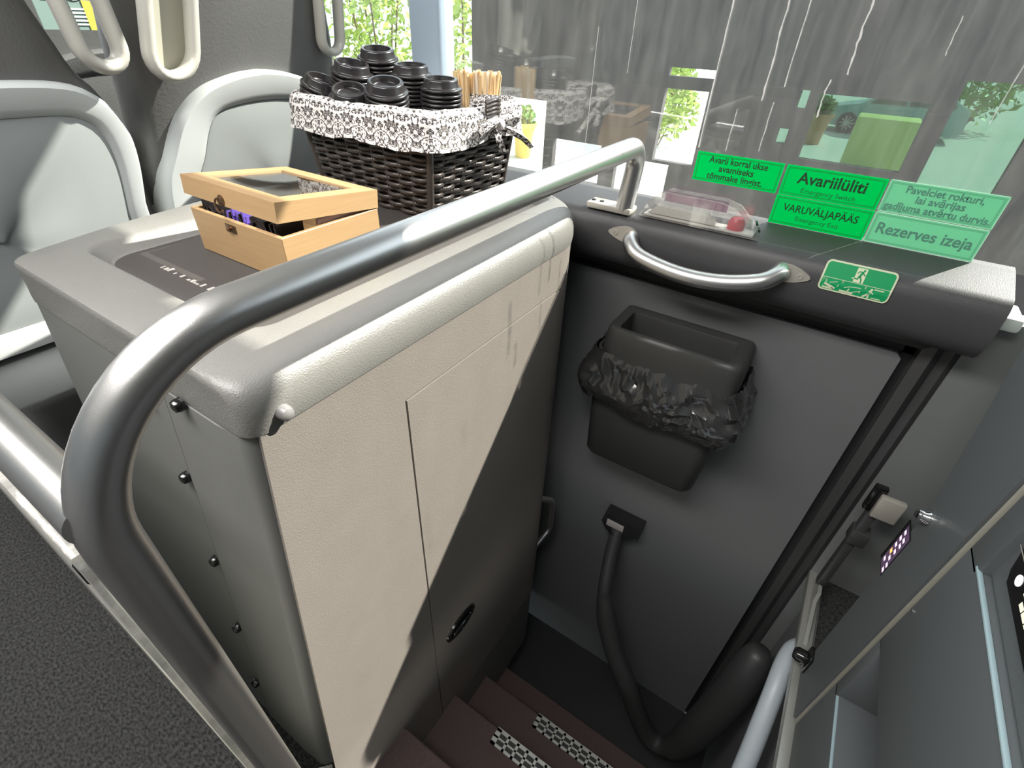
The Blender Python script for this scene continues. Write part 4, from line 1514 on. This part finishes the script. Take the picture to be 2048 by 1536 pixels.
obj('arm_tube', tube(ap, rr_, 20), mat('arm_rubber', (0.038, 0.039, 0.039), 0.45, bump=0.2, bscale=300), DA, angle=70)
bm = bmesh.new()
add_lathe(bm, [(0.026, 0), (0.029, 0.01), (0.029, 0.05), (0.026, 0.06)], Matrix.Translation((-0.080, -0.262, -0.250)), 20)
obj('arm_collar', bm, GASK, DA)

# chrome pull and pin at the cabinet's rounded end
CH = thing('chrome_pull', 'small chrome pull handle low beside the rounded cabinet end', 'handle', (-0.24, 0.03, -0.2))
obj('pull_bar', tube(fillet([(-0.262, 0.040, -0.02), (-0.166, -0.004, -0.10), (-0.160, -0.006, -0.28), (-0.250, 0.036, -0.395)], [0.05, 0.06], 8), 0.0125, 14), STEEL, CH, angle=60)
PN = thing('hinge_pin', 'thin steel hinge rod on the upper cabinet end beside the bin', 'hinge', (-0.2, 0.05, 0.5))
obj('pin_rod', tube([(-0.212, 0.047, 0.655), (-0.216, 0.045, 0.425)], 0.008, 12), STEELM, PN)

# perforated step edges
def nosing(x, z, y0, y1, label):
    t = thing('step_edge', label, 'step edge', (x, (y0 + y1) / 2, z), 'perforated metal step edges')
    w = 0.052
    bm = bmesh.new()
    zt = z + 0.004
    for a, b in ((0, 0.009), (0.023, 0.029), (0.043, w)):
        add_box(bm, (x - w + a, y1, z + 0.0006), (x - w + b, y0, zt))
    y = y0
    k = 0
    while y > y1:
        add_box(bm, (x - w, y - (0.018 if k == 0 else 0.009), z + 0.0006), (x, y, zt))
        y -= 0.036 if k else 0.045
        k += 1
    add_box(bm, (x, y1, z - 0.02), (x + 0.003, y0, zt))
    obj('edge_grille', bm, ALU, t, smooth=False)
    obj('edge_backing', box((x - w, y1, z - 0.002), (x, y0, z + 0.0008)), GASK, t, smooth=False)


nosing(-0.80, -0.55, -0.190, -0.92, 'perforated metal edge of the upper stair step')
nosing(-0.60, -0.80, -0.255, -0.92, 'perforated metal edge of the lower stair step')

# ================================================================== GALLEY UNIT ON THE RIGHT
GY = -0.90
GA = thing('galley_unit', 'tall grey galley unit with display and button panel at the stair edge', 'cabinet', (-0.8, -1.1, 0.0))
edge = [(-0.20, 1.30), (-0.212, 1.05), (-0.232, 0.97), (-0.285, 0.84), (-0.330, 0.72), (-0.352, 0.62), (-0.365, 0.45), (-0.374, 0.15), (-0.374, 0.02)]
# front strip with a window for the display
bm = bmesh.new()
strip = edge + [(-0.520, 0.02), (-0.520, 1.30)]
add_prism(bm, strip, lambda x, z: Vector((x, GY, z)), lambda x, z: Vector((x, GY - 0.05, z)))
bevel_all(bm, 0.006, 2, 50)
obj('front_strip', bm, GALM, GA)
bm = bmesh.new()
add_box(bm, (-0.532, GY - 0.05, 0.02), (-0.524, GY - 0.003, 1.30), 0.003)
obj('crease_highlight', bm, mat('crease_highlight_pale', (0.26, 0.25, 0.21), 0.4), GA)  # pale bar painted as the highlight along the panel crease
# main panel with niche
bm = bmesh.new()
add_box(bm, (-1.30, GY - 0.40, 0.46), (-0.536, GY - 0.006, 0.772), 0.004)
add_box(bm, (-1.30, GY - 0.40, 0.02), (-0.536, GY - 0.006, 0.272), 0.004)
add_box(bm, (-0.570, GY - 0.40, 0.26), (-0.536, GY - 0.006, 0.47), 0.004)
add_box(bm, (-0.596, GY - 0.40, 0.76), (-0.536, GY - 0.006, 1.30), 0.004)
obj('main_panel', bm, GALM, GA)
obj('niche_back', box((-1.30, GY - 0.40, 0.26), (-0.56, GY - 0.12, 0.47)), GALD, GA, smooth=False)
ETB = mat('edge_highlight_pale_blue', (0.30, 0.40, 0.43), 0.3)  # thin pale strips painted as highlights on the panel edges
obj('edge_highlight', box((-1.30, GY - 0.0105, 0.2685), (-0.572, GY - 0.0052, 0.2728), 0.0008), ETB, GA)
obj('edge_highlight', box((-1.30, GY - 0.012, 0.770), (-0.585, GY - 0.0045, 0.775), 0.002), ETB, GA)
obj('button_surround', box((-1.30, GY - 0.10, 0.780), (-0.590, GY - 0.020, 1.30)), GALM, GA, smooth=False)
bpn = obj('button_panel', bevel_all(prism_y([(-1.30, 0.812), (-0.640, 0.812), (-0.625, 0.825), (-0.600, 0.880), (-0.590, 0.94), (-0.590, 1.28), (-1.30, 1.28)], GY - 0.02, GY - 0.016), 0.001, 1, 50), BLKG, GA)
bm = bmesh.new()
for z in (0.852, 0.902):
    add_box(bm, (-1.28, GY - 0.0160, z), (-0.60, GY - 0.0156, z + 0.0014))
obj('divider_line', bm, STEELM, bpn, smooth=False)
for x, z, m in ((-0.655, 0.836, BWHT), (-0.640, 0.882, BYEL)):
    bm = bmesh.new()
    add_lathe(bm, [(0.0085, 0), (0.0085, 0.0008), (0, 0.001)], Matrix.Translation((x, GY - 0.0160, z)) @ Matrix.Rotation(-PI / 2, 4, 'X'), 18)
    obj('indicator_lamp', bm, m, bpn)
bm = bmesh.new()
random.seed(5)
for (x, z, L) in ((-0.680, 0.842, 0.060), (-0.690, 0.830, 0.075), (-0.770, 0.842, 0.075), (-0.772, 0.831, 0.085), (-0.665, 0.884, 0.070), (-0.880, 0.842, 0.06), (-0.885, 0.831, 0.07), (-0.76, 0.888, 0.06), (-0.765, 0.877, 0.07)):
    q = x
    while q > x - L:
        w = random.uniform(0.006, 0.016)
        add_box(bm, (q - w, GY - 0.0160, z - 0.0035), (q, GY - 0.0156, z + 0.0035))
        q -= w + 0.0025
obj('button_print', bm, BTXT, bpn, smooth=False)
# display
bm = bmesh.new()
bx = ((-0.386, 0.468), (-0.312, 0.600))
add_box(bm, (-0.380, GY - 0.001, 0.470), (-0.3165, GY + 0.0012, 0.598))
dsp = obj('display_bezel', bm, BLKG, GA, smooth=False)
obj('display_screen', box((-0.3780, GY + 0.0013, 0.474), (-0.3320, GY + 0.0016, 0.594)), LCDB, dsp, smooth=False)
bm = bmesh.new()
for (x, z) in ((-0.342, 0.580), (-0.360, 0.572), (-0.341, 0.560), (-0.362, 0.556), (-0.343, 0.540), (-0.361, 0.535), (-0.344, 0.490), (-0.360, 0.512), (-0.372, 0.500), (-0.372, 0.483)):
    add_box(bm, (x - 0.006, GY + 0.0016, z - 0.004), (x + 0.006, GY + 0.0018, z + 0.004), 0.0, 1)
obj('display_glyph', bm, LCDP, dsp, smooth=False)
obj('display_mark', box((-0.350, GY + 0.0016, 0.514), (-0.338, GY + 0.0018, 0.524)), LCDO, dsp, smooth=False)
bm = bmesh.new()
add_lathe(bm, [(0.014, 0), (0.014, 0.006), (0.011, 0.010), (0.011, 0.022), (0.008, 0.024), (0, 0.024)], Matrix.Translation((-0.383, GY, 0.670)) @ Matrix.Rotation(-PI / 2, 4, 'X'), 24)
obj('key_lock', bm, CHROME, GA)
bm = bmesh.new()
add_box(bm, (-0.410, GY - 0.002, 0.045), (-0.365, GY + 0.010, 0.115), 0.004)
add_lathe(bm, [(0.020, 0), (0.020, 0.022), (0.014, 0.030), (0, 0.030)], Matrix.Translation((-0.385, GY + 0.008, 0.078)) @ Matrix.Rotation(-PI / 2, 4, 'X'), 20)
obj('latch', bm, BLKG, GA)
bm = bmesh.new()
add_lathe(bm, [(0.004, 0), (0.004, 0.002), (0, 0.003)], Matrix.Translation((-0.548, GY - 0.006, 0.585)) @ Matrix.Rotation(-PI / 2, 4, 'X'), 12)
obj('rivet', bm, CHROME, GA)
# pale metal sill under the unit
bm = bmesh.new()
add_box(bm, (-1.25, GY - 0.02, -0.012), (-0.02, GY + 0.018, 0.016), 0.003)
add_prism(bm, [(-0.05, 0.016), (-0.12, 0.075), (-0.15, 0.075), (-0.16, 0.045), (-0.30, 0.016)], lambda x, z: Vector((x, GY + 0.004, z)), lambda x, z: Vector((x, GY - 0.006, z)))
SILL = obj('sill_rail', bm, ALU, smooth=True)
tag(SILL, 'pale metal sill strip along the foot of the galley unit', 'sill')
GB = thing('stair_grab_bar', 'pale grey curved grab bar below the galley unit', 'rail', (-0.4, -0.88, -0.05))
obj('bar_tube', tube(spline([(-0.270, -0.905, -0.045), (-0.305, -0.885, -0.035), (-0.360, -0.873, -0.045), (-0.440, -0.868, -0.080), (-0.570, -0.866, -0.190), (-0.70, -0.865, -0.33), (-0.80, -0.868, -0.45)], 7), 0.026, 20), HGREY, GB, angle=60)
# hinge fittings between galley and door frame
DH = thing('folding_bracket', 'black folding bracket with bright metal plate beside the door frame', 'bracket', (-0.1, -0.90, 0.4))
bm = bmesh.new()
add_box(bm, (-0.105, -0.905, 0.405), (-0.085, -0.875, 0.490), 0.003)
obj('hinge_block', bm, BLKG, DH)
bm = bmesh.new()
add_box(bm, (-0.125, -0.950, 0.405), (-0.105, -0.893, 0.478), 0.004)
obj('hinge_plate', bm, STEELM, DH)
bm = bmesh.new()
add_box(bm, (-0.11, -0.915, 0.06), (-0.08, -0.890, 0.40), 0.004)
add_box(bm, (-0.12, -0.93, 0.28), (-0.075, -0.885, 0.33), 0.004)
obj('hinge_arm', bm, FRAM, DH)

# ------------------------------------------------------------------ dried drips on the glass (marks of the pane)
random.seed(9)
for (y, z0, z1, w, j) in ((-0.195, 1.50, 1.19, 0.0030, 0.004), (-0.305, 1.50, 1.30, 0.0032, 0.008), (-0.345, 1.50, 1.33, 0.0020, 0.003), (-0.455, 1.50, 1.36, 0.0036, 0.010), (-0.43, 1.35, 1.28, 0.0030, 0.008), (-0.335, 1.30, 1.20, 0.0018, 0.004), (0.02, 1.5, 1.33, 0.0012, 0.002), (-0.262, 1.28, 1.19, 0.0016, 0.003), (-0.60, 1.46, 1.40, 0.0016, 0.004), (0.11, 1.42, 1.10, 0.0012, 0.002), (-0.72, 1.45, 1.30, 0.0014, 0.004)):
    bm = bmesh.new()
    n = 16
    prev = None
    yy = y
    for k in range(n + 1):
        z = z0 + (z1 - z0) * k / n
        yy += random.uniform(-j, j) * 0.18
        ww = w * (0.6 + 0.6 * random.random())
        cur = [bm.verts.new((-0.0009, yy - ww / 2, z)), bm.verts.new((-0.0009, yy + ww / 2, z)), bm.verts.new((-0.0014, yy, z))]
        if prev:
            bm.faces.new((prev[0], prev[2], cur[2], cur[0]))
            bm.faces.new((prev[2], prev[1], cur[1], cur[2]))
            bm.faces.new((prev[1], prev[0], cur[0], cur[1]))
        prev = cur
    o = obj('drip_mark', bm, DRIP, w1)

# ================================================================== OUTSIDE
struct('ground_outside', box((-40, -40, -1.4), (70, 60, -1.3)), CONC, smooth=False)
# dark station wall with openings
OP = [(1.71, 2.13, 0.36, 0.92), (1.18, 1.62, 0.36, 0.66), (0.62, 1.05, 0.12, 0.60), (0.45, 0.755, 0.62, 1.09), (0.43, 0.755, 1.165, 1.215), (-0.79, -0.22, 0.77, 1.14), (-1.27, -0.90, 0.72, 1.26), (-0.16, -0.11, 1.05, 1.15), (-0.11, -0.05, 0.84, 0.93)]
ys = sorted({-4.0, 2.46} | {v for o in OP for v in o[:2]})
zs = sorted({-1.3, 2.0} | {v for o in OP for v in o[2:]})
bm = bmesh.new()
for a, b in zip(ys, ys[1:]):
    for c, d in zip(zs, zs[1:]):
        my, mz = (a + b) / 2, (c + d) / 2
        if any(o[0] < my < o[1] and o[2] < mz < o[3] for o in OP):
            continue
        add_box(bm, (2.6, a, c), (2.66, b, d))
bmesh.ops.remove_doubles(bm, verts=bm.verts, dist=1e-5)
SW_ = struct('wall_station', bm, STAW, smooth=False)
bm = bmesh.new()
for o in OP[5:]:
    add_box(bm, (2.625, o[0], o[2]), (2.630, o[1], o[3]))
struct('window_station', bm, TINT, smooth=False)


def leaves(name, c, rx, ry, rz, n, size, m, parent=None, seed=1):
    random.seed(seed)
    bm = bmesh.new()
    for i in range(n):
        while True:
            v = Vector((random.uniform(-1, 1), random.uniform(-1, 1), random.uniform(-1, 1)))
            if 0.35 < v.length < 1:
                break
        lump = 0.82 + 0.3 * noise.noise(v * 2.3 + Vector((seed, 0, 0)))
        p = Vector((c[0] + v.x * rx * lump, c[1] + v.y * ry * lump, c[2] + v.z * rz * lump))
        a = Vector((random.gauss(0, 1), random.gauss(0, 1), random.gauss(0, 0.7))).normalized()
        b = a.cross(Vector((random.gauss(0, 1), random.gauss(0, 1), random.gauss(0, 1)))).normalized()
        s = size * random.uniform(0.6, 1.3)
        q = [p - a * s, p + b * s * 0.45, p + a * s, p - b * s * 0.45]
        vs = [bm.verts.new(x) for x in q]
        bm.faces.new(vs)
    return obj(name, bm, m, parent, smooth=False, recalc=False)


def shrub(c, r, h, label, seed, n=1500, size=0.10):
    t = thing('shrub', label, 'shrub', (c[0], c[1], -1.3), 'shrubs beyond the coach windows')
    leaves('foliage', (c[0], c[1], -1.3 + h / 2), r, r, h / 2, n, size, LEAF, t, seed)
    bm = bmesh.new()
    for k in range(5):
        a = 2 * PI * k / 5
        add_tube(bm, [Vector((c[0] + 0.05 * math.cos(a), c[1] + 0.05 * math.sin(a), -1.3)), Vector((c[0] + r * 0.5 * math.cos(a), c[1] + r * 0.5 * math.sin(a), -1.3 + h * 0.7))], 0.02, 6)
    obj('stem', bm, mat('shrub_bark', (0.12, 0.08, 0.05), 0.9) if 'shrub_bark' not in MATS else MATS['shrub_bark'], t)


shrub((8.6, 7.2), 1.15, 4.6, 'bright green shrub seen between the pale pillar and the door glass', 1)
shrub((8.5, 9.6), 1.15, 4.5, 'leafy green shrub seen just beside the pale window pillar', 2)
shrub((8.0, 12.1), 1.15, 4.6, 'leafy green shrub behind the back of the basket lids', 3)
shrub((6.8, 14.3), 1.10, 4.4, 'green shrub seen through the loop of the window seat', 4)
shrub((14.0, 4.4), 1.2, 2.3, 'low green shrub seen through the narrow station opening', 5, 1200, 0.12)
shrub((20.0, 6.6), 1.5, 2.6, 'far green shrub behind the narrow station opening', 6, 900, 0.14)
shrub((26.0, -3.6), 2.0, 3.4, 'shrub far behind the parked car', 7, 900, 0.16)


def planter(c, r, h, m, label, seed):
    t = thing('planter', label, 'planter', (c[0], c[1], -1.3), 'plant pots outside')
    bm = bmesh.new()
    add_lathe(bm, [(r * 0.62, 0), (r * 0.70, h * 0.5), (r * 0.92, h * 0.90), (r * 1.02, h * 0.90), (r * 1.04, h), (r * 0.92, h), (r * 0.88, h * 0.86), (0, h * 0.86)], Matrix.Translation((c[0], c[1], -1.3)), 28)
    obj('pot', bm, m, t)
    leaves('foliage', (c[0], c[1], -1.3 + h + r * 0.5), r * 0.95, r * 0.95, r * 0.85, 420, r * 0.26, LEAF2, t, seed)


planter((10.0, 6.47), 0.31, 0.78, POTY, 'yellow pot with a green plant beside the dark station wall', 31)
planter((18.0, 0.78), 0.40, 0.85, POTO, 'terracotta pot with a plant in front of the parked car', 32)
# kerb and lime block
tag(obj('kerb', box((7.0, 3.2, -1.3), (8.2, 6.6, -1.0), 0.04), BLUEG), 'blue grey kerb block on the bright pavement by the yellow pot', 'kerb')
tag(obj('lime_block', bevel_all(box((13.0, -1.5, -1.3), (13.9, -0.30, 0.05)), 0.03), YGRN), 'lime green block in front of the parked car', 'block')
# notice board beyond the shrubs
NB_ = thing('notice_board', 'white notice board on posts above the shrubs', 'sign', (9.0, 14.3, -1.3))
bm = bmesh.new()
add_box(bm, (8.4, 14.25, 1.55), (10.2, 14.33, 2.6), 0.01)
obj('board', bm, POSTW, NB_)
for x in (8.6, 10.0):
    obj('post', box((x, 14.27, -1.3), (x + 0.08, 14.32, 1.6)), FRAM, NB_)
# parked car
CR = thing('parked_car', 'teal hatchback parked beyond the tinted station opening', 'car', (22.0, -1.3, -1.3))
side = [(0.95, 0.22), (1.0, 0.50), (0.92, 0.72), (0.30, 0.86), (-0.15, 0.95), (-0.75, 1.38), (-1.4, 1.48), (-2.3, 1.44), (-2.9, 1.10), (-3.15, 0.98), (-3.2, 0.45), (-3.1, 0.22)]
bm = bmesh.new()
add_prism(bm, side, lambda y, z: Vector((21.3, y, z - 1.3)), lambda y, z: Vector((23.0, y, z - 1.3)))
bevel_all(bm, 0.08, 3, 15)
obj('body', bm, CARM, CR)
bm = bmesh.new()
add_prism(bm, [(-0.35, 0.97), (-0.82, 1.32), (-1.40, 1.41), (-1.40, 0.98)], lambda y, z: Vector((21.28, y, z - 1.3)), lambda y, z: Vector((21.31, y, z - 1.3)))
add_prism(bm, [(-1.48, 0.98), (-1.48, 1.41), (-2.25, 1.37), (-2.75, 1.08), (-2.7, 0.99)], lambda y, z: Vector((21.28, y, z - 1.3)), lambda y, z: Vector((21.31, y, z - 1.3)))
obj('side_window', bm, CARG, CR)
for y in (0.10, -2.35):
    bm = bmesh.new()
    add_lathe(bm, [(0.0, 0.0), (0.22, 0.0), (0.24, 0.03), (0.32, 0.03), (0.325, -0.18), (0, -0.18)], Matrix.Translation((21.27, y, -0.975)) @ Matrix.Rotation(-PI / 2, 4, 'Y'), 32)
    wh = obj('wheel', bm, TYRE, CR)
    bm = bmesh.new()
    for k in range(10):
        a = 2 * PI * k / 10
        add_tube(bm, [Vector((21.25, y, -0.975)), Vector((21.25, y + 0.22 * math.cos(a), -0.975 + 0.22 * math.sin(a)))], 0.022, 6)
    obj('wheel_rim', bm, RIM, wh)

bpy.context.view_layer.update()
